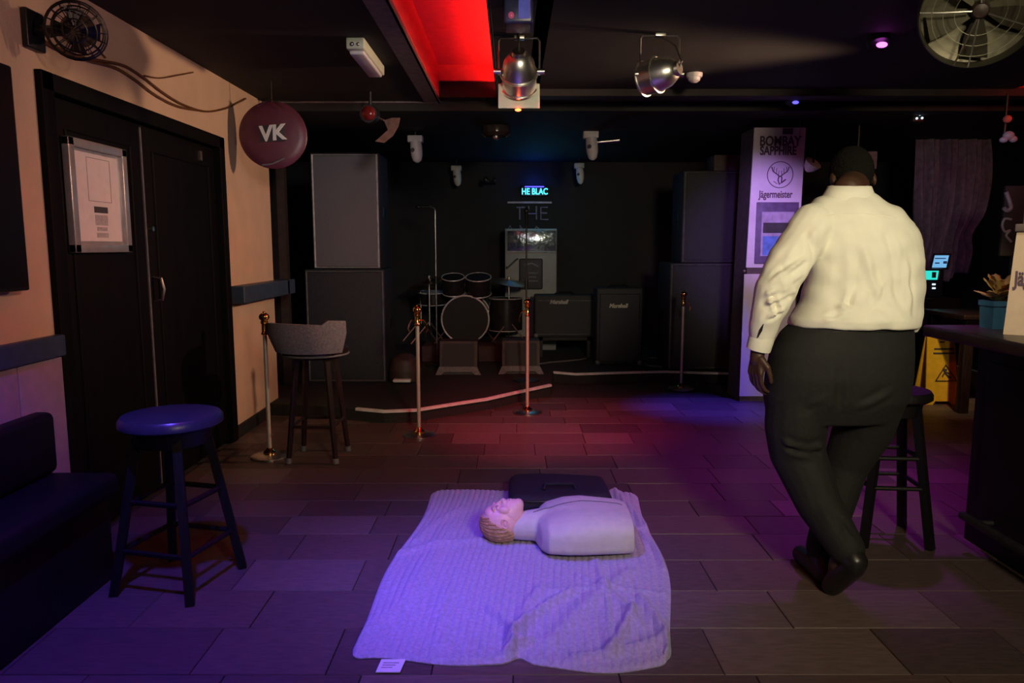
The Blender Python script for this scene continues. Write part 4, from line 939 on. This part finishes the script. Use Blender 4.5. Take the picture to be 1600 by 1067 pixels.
# par cans
def par_can(c, dirn, r, label, hw, hz, led=False):
    c = Vector(c); d_ = Vector(dirn).normalized()
    t = thing('stage_par_lamp', label, 'stage lamp', (c.x, c.y, c.z+hz), 'chrome stage lamps')
    part('can_body', MB().lathe([(.012, -r*1.25), (r*.38, -r*1.2), (r*.62, -r*1.02), (r*.88, -r*.6), (r, -.0), (r*1.03, r*.1), (r, r*.2), (r, r*1.0), (r*1.08, r*1.02), (r*1.08, r*1.1), (r*1.0, r*1.1), (r*.95, r*.9)], c, 40, d_, cap=False), 'chrome', t)
    part('ridge_ring', MB().tube([c+d_*(r*.12)+Vector((0, 0, 1)).rotation_difference(d_) @ Vector((r*1.06*math.cos(a), r*1.06*math.sin(a), 0)) for a in np.linspace(0, 2*PI, 40, endpoint=False)], .006, 6, True), 'chrome', t)
    part('lens', MB().lathe([(r*.95, r*.85), (r*.5, r*.9), (.001, r*.92)], c, 32, d_, cap=False), 'smoke_glass', t)
    part('rear_cap', MB().lathe([(.035, -r*1.38), (.042, -r*1.2), (.03, -r*1.1)], c, 16, d_), 'steel', t)
    part('power_lead', MB().tube([c-d_*r*1.3, c-d_*r*1.5+Vector((.0, 0, .03)), c-d_*r*1.2+Vector((0, .05, hz*.6)), (c.x, c.y+.03, c.z+hz)], .006, 6), 'cable_black', t)
    z1 = c.z+hz
    part('yoke', MB().tube([(c.x-hw, c.y, c.z-.02), (c.x-hw, c.y, z1-.03), (c.x-hw+.012, c.y, z1-.012), (c.x+hw-.012, c.y, z1-.012), (c.x+hw, c.y, z1-.03), (c.x+hw, c.y, c.z-.02)], .006, 6), 'steel', t)
    for s_ in (-1, 1): part('yoke_knob', MB().cyl((c.x+s_*(hw-.012), c.y, c.z), (c.x+s_*(hw+.028), c.y, c.z), .018), 'steel', t)
    part('ceiling_clamp', MB().box((c.x-.03, c.y-.02, z1-.02), (c.x+.03, c.y+.02, z1), .003), 'steel', t)
    return t
c1 = at(811, 112, 4.3)
p1 = par_can(c1, (.02, .75, -.62), .098, 'chrome stage lamp with square white gel frame hanging beside the red recess', .115, ZC-c1.z)
g0 = Vector(c1)+Vector((.0, .11, -.115))
gf = MB(); gf.box((-.118, -.004, -.10), (.118, .004, .045), .003); 
gm = Euler((math.radians(-12), 0, 0)).to_matrix().to_4x4(); gf.xf(Matrix.Translation((c1.x, c1.y+.06, c1.z-.095)) @ gm)
part('gel_frame', gf, 'cream_plastic', p1, 'pale square gel frame')
part('indicator_light', MB().ell((c1.x-.005, c1.y+.02, c1.z-.205), (.018, .012, .008)), 'e_red', p1, 'small glowing orange-red light')
c2_ = at(1030, 116, 4.25)
par_can(c2_, (-.72, .62, -.12), .092, 'chrome stage lamp pointing left beside the smoke detector', .108, ZC-c2_.z)
# blue fixture above
c3 = at(810, 20, 3.75)
bf = thing('disco_light', 'dark box light with dim blue and pink lenses at the top centre', 'stage lamp', (c3.x, c3.y, ZC))
part('housing', MB().box((c3.x-.07, c3.y-.08, c3.z-.07), (c3.x+.07, c3.y+.10, ZC-.001), .012), mat('housing_blue', (.03, .035, .10), .35), bf)
part('lens', MB().ell((c3.x-.035, c3.y-.08, c3.z-.035), (.014, .01, .016)), mat('pinklens', (.2, .05, .1), .2, emit=(.7, .1, .2), es=.35), bf)
part('lens', MB().box((c3.x+.0, c3.y-.084, c3.z-.05), (c3.x+.055, c3.y-.078, c3.z+.1)), 'e_violet', bf)
# detector
dz_ = at(1085, 113, 5.2)
sd = thing('smoke_detector', 'white round smoke detector on the black ceiling beside the right chrome lamp', 'detector', (dz_.x, 5.2, ZC))
part('base', MB().lathe([(.055, 0), (.055, -.018), (.05, -.028)], (dz_.x, 5.2, ZC-.0), 28), 'white_plastic', sd)
part('sensor_dome', MB().lathe([(.042, 0), (.038, -.02), (.02, -.032), (.001, -.034)], (dz_.x, 5.2, ZC-.028), 28), 'white_plastic', sd)
# led points
def led_spot(px, py, dd, m, r, label):
    c = at(px, py, dd)
    t = thing('led_spotlight', label, 'stage lamp', (c.x, c.y, ZC-.0), 'small coloured led spotlights')
    ztop = ZC if dd < 6.2 else ZC-.07
    part('housing', MB().lathe([(.055, .012), (.06, .02), (.06, .09), (.03, .11)], (c.x, c.y+.03, c.z), 20, (0, .5, 1)), 'black_plastic', t)
    part('lens', MB().ell((c.x, c.y, c.z), (r, r*.7, r*.5)), m, t)
    part('stem', MB().cyl((c.x, c.y+.06, c.z+.08), (c.x, c.y+.06, ztop), .012), 'black_plastic', t)
led_spot(1378, 70, 4.25, 'e_magenta', .030, 'small ceiling light glowing magenta')
led_spot(1243, 160, 5.9, 'e_bluelens', .025, 'small ceiling light glowing blue above the lilac column')
c = at(1437, 181, 6.4)
tl = thing('three_lens_light', 'tiny ceiling light with three white dots near the curtain', 'stage lamp', (c.x, c.y, ZC))
part('housing', MB().box((c.x-.05, c.y+.01, c.z-.05), (c.x+.05, c.y+.1, ZC-.07), .01), 'black_plastic', tl)
for u, w_ in ((-.02, -.02), (.025, -.017), (.004, .012)): part('lens', MB().ell((c.x+u, c.y+.005, c.z+w_), (.010, .008, .010)), 'e_white', tl)
# white spotlights
def white_spot(px, ytop, ybot, dd, wpx, label, mt, wallz=False, rod=False):
    a = at(px, ytop, dd); b_ = at(px, ybot, dd); H = a.z-b_.z; wd = wpx/F*dd
    t = thing('white_spotlight', label, 'spotlight', (a.x, dd, a.z), 'white spotlights over the stage')
    zt_ = ZC-.07
    part('mounting_block', MB().box((a.x-wd/2, dd-.05, a.z-H*.25), (a.x+wd/2, dd+.05, a.z), .012), mt, t)
    part('drop_stem', MB().cyl((a.x, dd, a.z-.01), (a.x, dd, max(zt_, a.z)+.0), .012), 'black_plastic', t)
    part('lamp_body', MB().lathe([(wd*.36, 0), (wd*.40, H*.25), (wd*.38, H*.5), (wd*.28, H*.70), (wd*.10, H*.78)], (a.x+wd*.03, dd-.02, a.z-H*.22), 20, Vector((.08, -.05, -1)).normalized()), mt, t)
    part('pivot_screw', MB().lathe([(wd*.14, 0), (wd*.12, .012)], (a.x-wd*.12, dd-.02-wd*.36, a.z-H*.55), 14, (0, -1, 0)), 'print_dark', t)
    if rod: part('side_arm', MB().cyl((a.x+wd*.3, dd, a.z-H*.38), (a.x+wd*1.9, dd, a.z-H*.30), .014, .022), 'steel', t)
white_spot(649, 212, 255, 7.3, 23, 'white ceiling spotlight beside the left speaker stack', 'white_plastic')
white_spot(713, 259, 291, 9.5, 16, 'smaller grey-white spotlight deeper over the stage above the drums', 'white_plastic')
white_spot(923, 205, 251, 7.3, 23, 'white ceiling spotlight with a side arm right of centre', 'white_plastic', rod=True)
white_spot(905, 255, 288, 9.5, 15, 'smaller grey-white spotlight just below the one with the side arm', 'white_plastic')
# dim dome + sensor blobs
c = at(775, 208, 7.0)
sdm = thing('smoked_dome_lamp', 'dim brown domed lamp hanging under the stage ceiling', 'lamp', (c.x, 7.0, ZC-.07))
part('shade', MB().lathe([(.11, .12), (.135, .06), (.13, .0), (.10, -.03), (.10, -.02)], (c.x, 7.0, c.z), 32, cap=True), 'smoke_glass', sdm)
part('bulb', MB().ell((c.x, 6.98, c.z-.035), (.035, .035, .035)), 'chrome', sdm)
part('stem', MB().cyl((c.x, 7.0, c.z+.1), (c.x, 7.0, ZC-.07), .015), 'black_plastic', sdm)
part('clip', MB().tube([(c.x-.13, 6.93, c.z-.02), (c.x-.09, 6.91, c.z-.05)], .006).tube([(c.x+.13, 6.93, c.z-.02), (c.x+.09, 6.91, c.z-.05)], .006), 'steel', sdm)
c = at(763, 281, 9.3)
single('wall_knob_pair', MB().ell((c.x-.03, 9.3, c.z), (.035, .03, .04)).ell((c.x+.075, 9.3, c.z), (.02, .02, .03)).cyl((c.x-.03, 9.3, c.z), (c.x-.03, 9.86, c.z), .012).cyl((c.x+.075, 9.3, c.z), (c.x+.075, 9.86, c.z), .012).cyl((c.x-.03, 9.5, c.z), (c.x+.075, 9.5, c.z), .01), 'drum_shell', 'pair of small dark fittings on the back wall left of the cyan sign', 'fitting')
# red gel lamp with tan flap
c = at(577, 178, 5.75)
rl = thing('red_gel_lamp', 'dim red-lensed stage lamp with torn tan flap above the left speaker stack', 'stage lamp', (c.x, 5.75, ZC))
part('housing', MB().lathe([(.065, -.04), (.07, 0), (.065, .10), (.04, .12)], c, 24, (0, 1, .1)), 'black_plastic', rl)
part('lens', MB().ell(c+Vector((0, -.035, 0)), (.055, .03, .055)), 'red_glass', rl)
part('stem', MB().cyl((c.x, 5.80, c.z+.05), (c.x, 5.80, ZC), .012), 'black_plastic', rl)
fp = [at(x, y, 5.7+.03*math.sin(i*2)) for i, (x, y) in enumerate(((600, 188), (612, 184), (625, 184), (622, 198), (614, 212), (600, 223), (586, 221), (598, 214), (606, 203)))]
fpm = MB().add(list(fp)+[p+Vector((0, .012, 0)) for p in fp], [tuple(range(9)), tuple(range(17, 8, -1))]+[(i, (i+1) % 9, (i+1) % 9+9, i+9) for i in range(9)])
fpm.cyl(c+Vector((.02, .03, 0)), fp[0], .006)
part('torn_flap', fpm, 'tan_cloth', rl)
# big fan top right
fc = at(1531, 14, 3.1); ax = Vector((-.42, -.85, -.42)).normalized(); rot = Vector((0, 0, 1)).rotation_difference(ax); R = .215
cf_ = thing('cage_fan', 'large round metal cage fan at the top right corner', 'fan', tuple(fc))
P = lambda r, a, z: fc+rot @ Vector((r*math.cos(a), r*math.sin(a), z))
part('drum', MB().lathe([(R, -.05), (R+.006, -.02), (R+.006, .03), (R, .05), (R-.006, .03), (R-.006, -.02)], fc, 64, ax, cap=False), 'fan_metal', cf_)
part('back_dish', MB().lathe([(R-.004, -.035), (R*.7, -.055), (R*.2, -.065), (.001, -.066)], fc, 48, ax, cap=False), 'olive_blade', cf_)
for k in range(5):
    a = k*2*PI/5+.5
    part('blade', MB().add([P(rr, a+da, zz+dz2) for dz2 in (0, .003) for rr, da, zz in ((.03, -.45, -.02), (.11, -.42, -.025), (.19, -.30, -.02), (.195, .22, .012), (.12, .3, .015), (.03, .45, .015))],
         [(0, 1, 2, 3, 4, 5), (11, 10, 9, 8, 7, 6)]+[(i, (i+1) % 6, (i+1) % 6+6, i+6) for i in range(6)]), 'olive_blade', cf_)
part('hub', MB().lathe([(.032, -.03), (.034, .03), (.026, .045), (.01, .05)], fc, 24, ax), mat('hub', (.04, .022, .018), .5), cf_)
for a in (.9, 1.15, 2.6, 3.9, 4.15, 5.4): part('cage_spoke', MB().tube([P(.03, a, .052), P(R*.6, a, .056), P(R, a, .04)], .0035, 5), 'chrome', cf_)
cr_ = MB()
for r_ in (.09, .13, .17): cr_.tube([P(r_, a, .055) for a in np.linspace(0, 2*PI, 40, endpoint=False)], .0015, 4, True)
part('cage_rings', cr_, 'fan_metal', cf_)
part('ceiling_bracket', MB().cyl(fc-ax*.06, (fc.x+.03, fc.y+.10, ZC), .016), 'black_plastic', cf_)
# ================================================================== RIGHT SIDE
# bar counter
BX = 2.02; BZ = 1.02
bc_ = thing('bar_counter', 'black bar counter with thick dark worktop at the right edge', 'counter', (2.6, 2.2, 0))
part('worktop', MB().box((BX, .2, BZ-.055), (3.3, 3.60, BZ), .01), mat('worktop', (.05, .032, .030), .35, var=.35, scale=6, stretch=(8, 1, 1)), bc_)
part('counter_front', MB().box((BX+.17, .2, 0.001), (3.2, 3.42, BZ-.055), .005), 'blackwood', bc_)
for k in range(4): part('front_panel', MB().box((BX+.155, .62+k*.7, .12), (BX+.171, 1.22+k*.7, .88), .006), 'blackwood', bc_)
part('foot_rail', MB().cyl((BX+.08, .3, .16), (BX+.08, 3.3, .16), .02).cyl((BX+.08, 3.2, .16), (BX+.175, 3.2, .16), .012), mat('dark_rail', (.05, .045, .05), .4, metal=.6), bc_)
# flowerpot
pc = at(1557, 500, 3.45); pz = BZ
pot = thing('potted_plant', 'yellowish leafy plant in a blue square pot on the bar counter', 'potted plant', (pc.x, 3.45, pz))
hw = .052
def sq(x, y, h, z): return [(x-h, y-h, z), (x+h, y-h, z), (x+h, y+h, z), (x-h, y+h, z)]
part('pot', MB().loft([sq(pc.x, 3.45, hw*.92, pz), sq(pc.x, 3.45, hw, pz+.105), sq(pc.x, 3.45, hw*1.08, pz+.106), sq(pc.x, 3.45, hw*1.1, pz+.13), sq(pc.x, 3.45, hw*.95, pz+.13), sq(pc.x, 3.45, hw*.9, pz+.115)]), 'pot_blue', pot, flat=True)
part('stem', MB().cyl((pc.x, 3.45, pz+.1), (pc.x, 3.45, pz+.17), .006), 'leaf', pot)
for k in range(18):
    a = k*2.4; el = .35+1.0*((k*7) % 10)/10; L = .115+.035*((k*3) % 5)/5; b0 = Vector((pc.x, 3.45, pz+.125+.02*(k % 3)))
    dr_ = Vector((math.cos(a)*math.cos(el), math.sin(a)*math.cos(el), math.sin(el))); sd_ = dr_.cross(Vector((0, 0, 1))).normalized(); up_ = sd_.cross(dr_)
    vs = []
    for t_, w_ in ((0, .004), (.2, .022), (.35, .014), (.55, .030), (.7, .016), (.85, .018), (1, .001)):
        cpt = b0+dr_*L*t_-Vector((0, 0, 1))*.03*t_*t_
        vs += [cpt-sd_*w_, cpt+up_*.004, cpt+sd_*w_]
    fs = []
    for j in range(6): fs += [(3*j, 3*j+1, 3*j+4, 3*j+3), (3*j+1, 3*j+2, 3*j+5, 3*j+4)]
    lo = part('leaf', MB().add(vs, fs), 'leaf', pot); lo.modifiers.new('t', 'SOLIDIFY').thickness = .002
# Jäger display on counter
d = 3.2; x0 = at(1576, 450, d).x
jd = thing('counter_display', 'beige branded display box with a lit panel above it at the right edge', 'display', (x0, d, BZ))
zt = at(1580, 362, d).z; zt2 = at(1580, 350, d).z; zt3 = at(1595, 195, d).z
part('lower_box', MB().prism([(x0-.006, BZ), (x0+.42, BZ), (x0+.42, zt), (x0+.012, zt)], d, d+.18), 'cardboard', jd)
part('shelf', MB().box((x0+.005, d-.02, zt), (x0+.44, d+.2, zt2), .004), 'sign_side', jd)
part('upper_case', MB().box((x0+.03, d+.02, zt2), (x0+.42, d+.17, zt3), .004), 'sign_side', jd)
part('lit_edge', MB().box((x0+.035, d+.002, zt2), (x0+.055, d+.022, zt3), .003), 'e_panel', jd)
text('lettering', 'Jägermeister', 'ink', jd, (x0+.018, d-.002, at(1585, 436, d).z), .085, bold=.003, align='LEFT', sx=.6)
jd.rotation_euler = (0, 0, math.radians(-36))
# till machine and cabinet beyond bar
d = 7.0; zc_ = at(1450, 466, d).z
single('dark_cabinet', MB().box((at(1418, 500, d).x, d, 0.001), (at(1500, 500, d).x, d+.5, zc_-.0), .01), 'blackwood', 'black cabinet beyond the person carrying the payment machine', 'cabinet')
pm = thing('payment_machine', 'dark payment machine with glowing cyan display and four lit buttons', 'machine', (at(1455, 440, d).x, d+.2, zc_))
xa = at(1436, 440, d).x; xb = at(1480, 440, d).x
part('machine_body', MB().box((xa, d+.06, zc_), (xb, d+.3, at(1450, 420, d).z), .015), 'black_plastic', pm)
def scr(x0, y0, x1, y1, m, nm, dd=d+.052, b=.004, parent=pm, skew=0):
    a = at(x0, y1, dd); b_ = at(x1, y0, dd)
    return part(nm, MB().prism([(a.x, a.z), (b_.x-skew, a.z), (b_.x, b_.z), (a.x+skew, b_.z)], dd, dd+.012), m, parent)
sc = scr(1440, 423, 1467, 437, 'e_teal', 'display', skew=.008)
scr(1456, 425, 1463, 434, 'print_dark', 'display_icon', d+.048)
for bx_, by_ in ((1442, 443), (1442, 449), (1457, 443), (1457, 449)): scr(bx_, by_, bx_+5, by_+2.5, 'e_white', 'button')
tbt = thing('tablet_screen', 'small tilted tablet with a pale blue glowing screen above the payment machine', 'tablet', tuple(at(1470, 420, d+.2)))
a = at(1454, 421, d+.2); b_ = at(1486, 396, d+.2)
part('casing', MB().prism([(a.x, a.z), (b_.x-.02, a.z), (b_.x, b_.z), (a.x+.02, b_.z)], d+.19, d+.21), 'black_plastic', tbt)
sx_ = scr(1457, 399, 1483, 418, 'e_screen', 'screen', d+.18, parent=tbt, skew=.02)
scr(1461, 410, 1468, 412, 'screen_blue', 'screen_text', d+.176, parent=tbt); scr(1474, 408, 1480, 412, 'screen_blue', 'screen_text', d+.176, parent=tbt); scr(1461, 403, 1478, 404.5, 'screen_blue', 'screen_text', d+.176, parent=tbt)
part('support_arm', MB().cyl((a.x+.08, d+.22, at(1450, 421, d).z-.02), (a.x+.08, d+.22, a.z+.03), .012), 'black_plastic', tbt)
# wet floor sign
d = 6.45; b0 = fl(1472, 628)
wx0 = at(1447, 620, d).x; wx1 = at(1498, 620, d).x; zt = at(1480, 520, d).z; wt0 = at(1459, 522, d).x; wt1 = at(1502, 522, d).x
ws = thing('wet_floor_sign', 'yellow folding wet floor caution sign standing beyond the bar counter', 'sign', ((wx0+wx1)/2, d+.1, 0))
def wpt(u, z, y):  # u 0..1 across, z 0..1 up
    f = z; return Vector((wx0*(1-f)+wt0*f+u*((wx1-wx0)*(1-f)+(wt1-wt0)*f), y+.10*z, z*zt+.001))
def wpoly(pts, y, th, nm, m, parent=ws, hole=None):
    n = len(pts); vs = [wpt(u, z, y) for u, z in pts]+[wpt(u, z, y+th) for u, z in pts]
    return part(nm, MB().add(vs, [tuple(range(n)), tuple(range(2*n-1, n-1, -1))]+[(i, (i+1) % n, (i+1) % n+n, i+n) for i in range(n)]), m, parent, flat=True)
outline = [(0, 0), (.22, 0), (.30, .045), (.72, .045), (.80, 0), (1, 0), (1, 1), (.80, 1), (.74, .93), (.32, .93), (.26, .965), (.22, 1), (.0, 1)]
fp_ = wpoly(outline, d, .012, 'front_panel', 'yellow')
wpoly([(0, 0), (1, 0), (1, 1), (0, 1)], 0, 0, 'x', 'yellow') if False else None
n_ = len(outline); vs = [Vector((p.x, 2*(d+.112)-p.y, p.z)) for p in [wpt(u, z, d) for u, z in outline]]; vs2 = [v+Vector((0, -.012, 0)) for v in vs]
part('back_panel', MB().add(vs+vs2, [tuple(range(n_)), tuple(range(2*n_-1, n_-1, -1))]+[(i, (i+1) % n_, (i+1) % n_+n_, i+n_) for i in range(n_)]), 'yellow', ws, flat=True)
for z, u0, u1 in ((.845, .45, .62), (.75, .25, .93), (.69, .22, .95)): wpoly([(u0, z), (u1, z), (u1, z+.022), (u0, z+.022)], d-.004, .006, 'printed_line', 'print_dark', fp_)
tri = MB(); pts = [wpt(u, z, d-.003) for u, z in ((.30, .325), (.98, .325), (.64, .54))]
tri.tube(pts, .008, 6, True); part('warning_triangle', tri, 'print_dark', fp_)
fig = MB(); fig.tube([wpt(.55, .50, d-.003), wpt(.60, .44, d-.003), wpt(.72, .38, d-.003), wpt(.80, .37, d-.003)], .008, 6).tube([wpt(.60, .44, d-.003), wpt(.52, .38, d-.003)], .006, 6).tube([wpt(.60, .45, d-.003), wpt(.75, .43, d-.003)], .006, 6).ell(wpt(.64, .475, d-.003), (.012, .006, .012))
part('slipping_figure', fig, 'print_dark', fp_)
# high table beyond
d = 6.1
tbx = thing('high_table', 'dark wooden table with square legs between the yellow sign and the bar', 'table', (at(1540, 600, d).x, d+.3, 0))
xl = at(1502, 600, d).x
part('table_top', MB().box((xl-.05, d-.05, .80), (xl+.9, d+.6, .84), .008), 'darkwood', tbx)
for lx, ly in ((xl, d), (xl+.80, d), (xl, d+.5), (xl+.80, d+.5)): part('leg', MB().box((lx, ly, .001), (lx+.08, ly+.07, .80), .005), 'darkwood', tbx)
part('apron', MB().box((xl+.08, d+.01, .70), (xl+.80, d+.04, .80)), 'darkwood', tbx)
# curtain
d = 7.8; ca = at(1470, 205, d); cb = at(1500, 432, d)
rows = []
NN = 60
for j in range(26):
    f = j/25; z = ca.z*(1-f)+cb.z*f
    pinch = .30*math.exp(-((f-.72)/.10)**2)+.12*(1-f)**2*0
    l = at(1425+8*math.sin(f*3)+25*pinch, 300, d).x; r_ = at(1538-14*f-40*pinch+10*math.sin(f*4), 300, d).x
    rows.append([(l+(r_-l)*i/NN, d+.04*math.sin(i*.9+2*math.sin(f*2.5))*(.5+f)+.03*math.sin(i*.37+f*3), z-.05*math.sin(i*.2)*f) for i in range(NN+1)])
vs = [p for r in rows for p in r]; fs = [(j*(NN+1)+i, j*(NN+1)+i+1, (j+1)*(NN+1)+i+1, (j+1)*(NN+1)+i) for j in range(25) for i in range(NN)]
co = thing('draped_cloth', 'gathered greyish purple cloth hanging in the dark behind the person', 'curtain', (ca.x, d, cb.z))
cc = part('cloth', MB().add(vs, fs), 'curtain', co); cc.modifiers.new('t', 'SOLIDIFY').thickness = .006
part('hanging_rod', MB().cyl((at(1415, 210, d).x, d, ca.z+.0), (at(1548, 210, d).x, d, ca.z), .012).cyl((ca.x, d, ca.z), (ca.x, d, ZC-.07), .01), 'black_plastic', co)
# J chalk letter and ornament on black board
d = 5.8
jb = thing('chalk_board', 'black board with a pale painted J and curl near the right edge', 'sign', tuple(at(1580, 380, d)))
a = at(1563, 400, d); b_ = at(1640, 290, d)
part('board', MB().box((a.x, d, a.z-.0), (b_.x, d+.03, b_.z), .005), 'black_wall', jb)
part('board_post', MB().cyl((a.x+.15, d+.05, 0.002), (a.x+.15, d+.05, b_.z-.05), .03), 'black_plastic', jb)
part('letter_j', MB().tube(sm_pts([at(x, y, d-.006) for x, y in ((1572, 300), (1577, 315), (1579, 325), (1573, 329), (1568, 325))]), [.016]*25, 6), 'chalk', jb)
part('ornament', MB().tube(sm_pts([at(x, y, d-.006) for x, y in ((1580, 343), (1570, 342), (1566, 352), (1570, 362), (1578, 360), (1572, 368), (1580, 378))]), .010, 6), 'chalk', jb)
# small fixture under the right recess
c = at(1574, 186, 5.6); c2 = at(1576, 212, 5.6)
mf = thing('ceiling_lamp_cluster', 'small round lamp with a pale crumpled fitting below the right red recess', 'lamp', (c.x, 5.6, c2.z))
part('ball', MB().ell(c, (.030, .03, .028)), 'red_paint', mf)
part('fitting', MB().ell(c2, (.042, .03, .034)).ell(c2+Vector((-.035, 0, -.03)), (.03, .025, .022)).ell(c2+Vector((.035, 0, -.025)), (.03, .025, .025)), 'grey_plastic', mf)
part('hanger', MB().cyl((c.x, 5.62, c2.z), (c.x, 5.62, ZC-.05), .010), 'black_plastic', mf)
# grey wall box and small white lamp behind the head
d = 6.9; a = at(1312, 264, d); b_ = at(1372, 236, d)
wb = thing('wall_monitor', 'dim grey blank monitor on a bracket behind the person\'s head', 'monitor', ((a.x+b_.x)/2, d, a.z))
part('casing', MB().box((a.x, d, a.z), (b_.x, d+.06, b_.z), .01), 'fridge_side', wb)
part('bracket', MB().cyl(((a.x+b_.x)/2, d+.03, b_.z-.02), ((a.x+b_.x)/2, d+.03, ZC-.07), .015), 'black_plastic', wb)
c = at(1271, 254, 6.5)
wl = thing('small_white_lamp', 'small white tilted lamp between the lilac column and the person\'s head', 'lamp', tuple(c))
part('shade', MB().lathe([(.075, 0), (.05, .06), (.02, .09)], c, 18, Vector((-.3, .5, -.6)).normalized()), 'white_plastic', wl)
part('arm', MB().cyl(c, (c.x+.02, c.y+.05, ZC-.07), .008), 'black_plastic', wl)
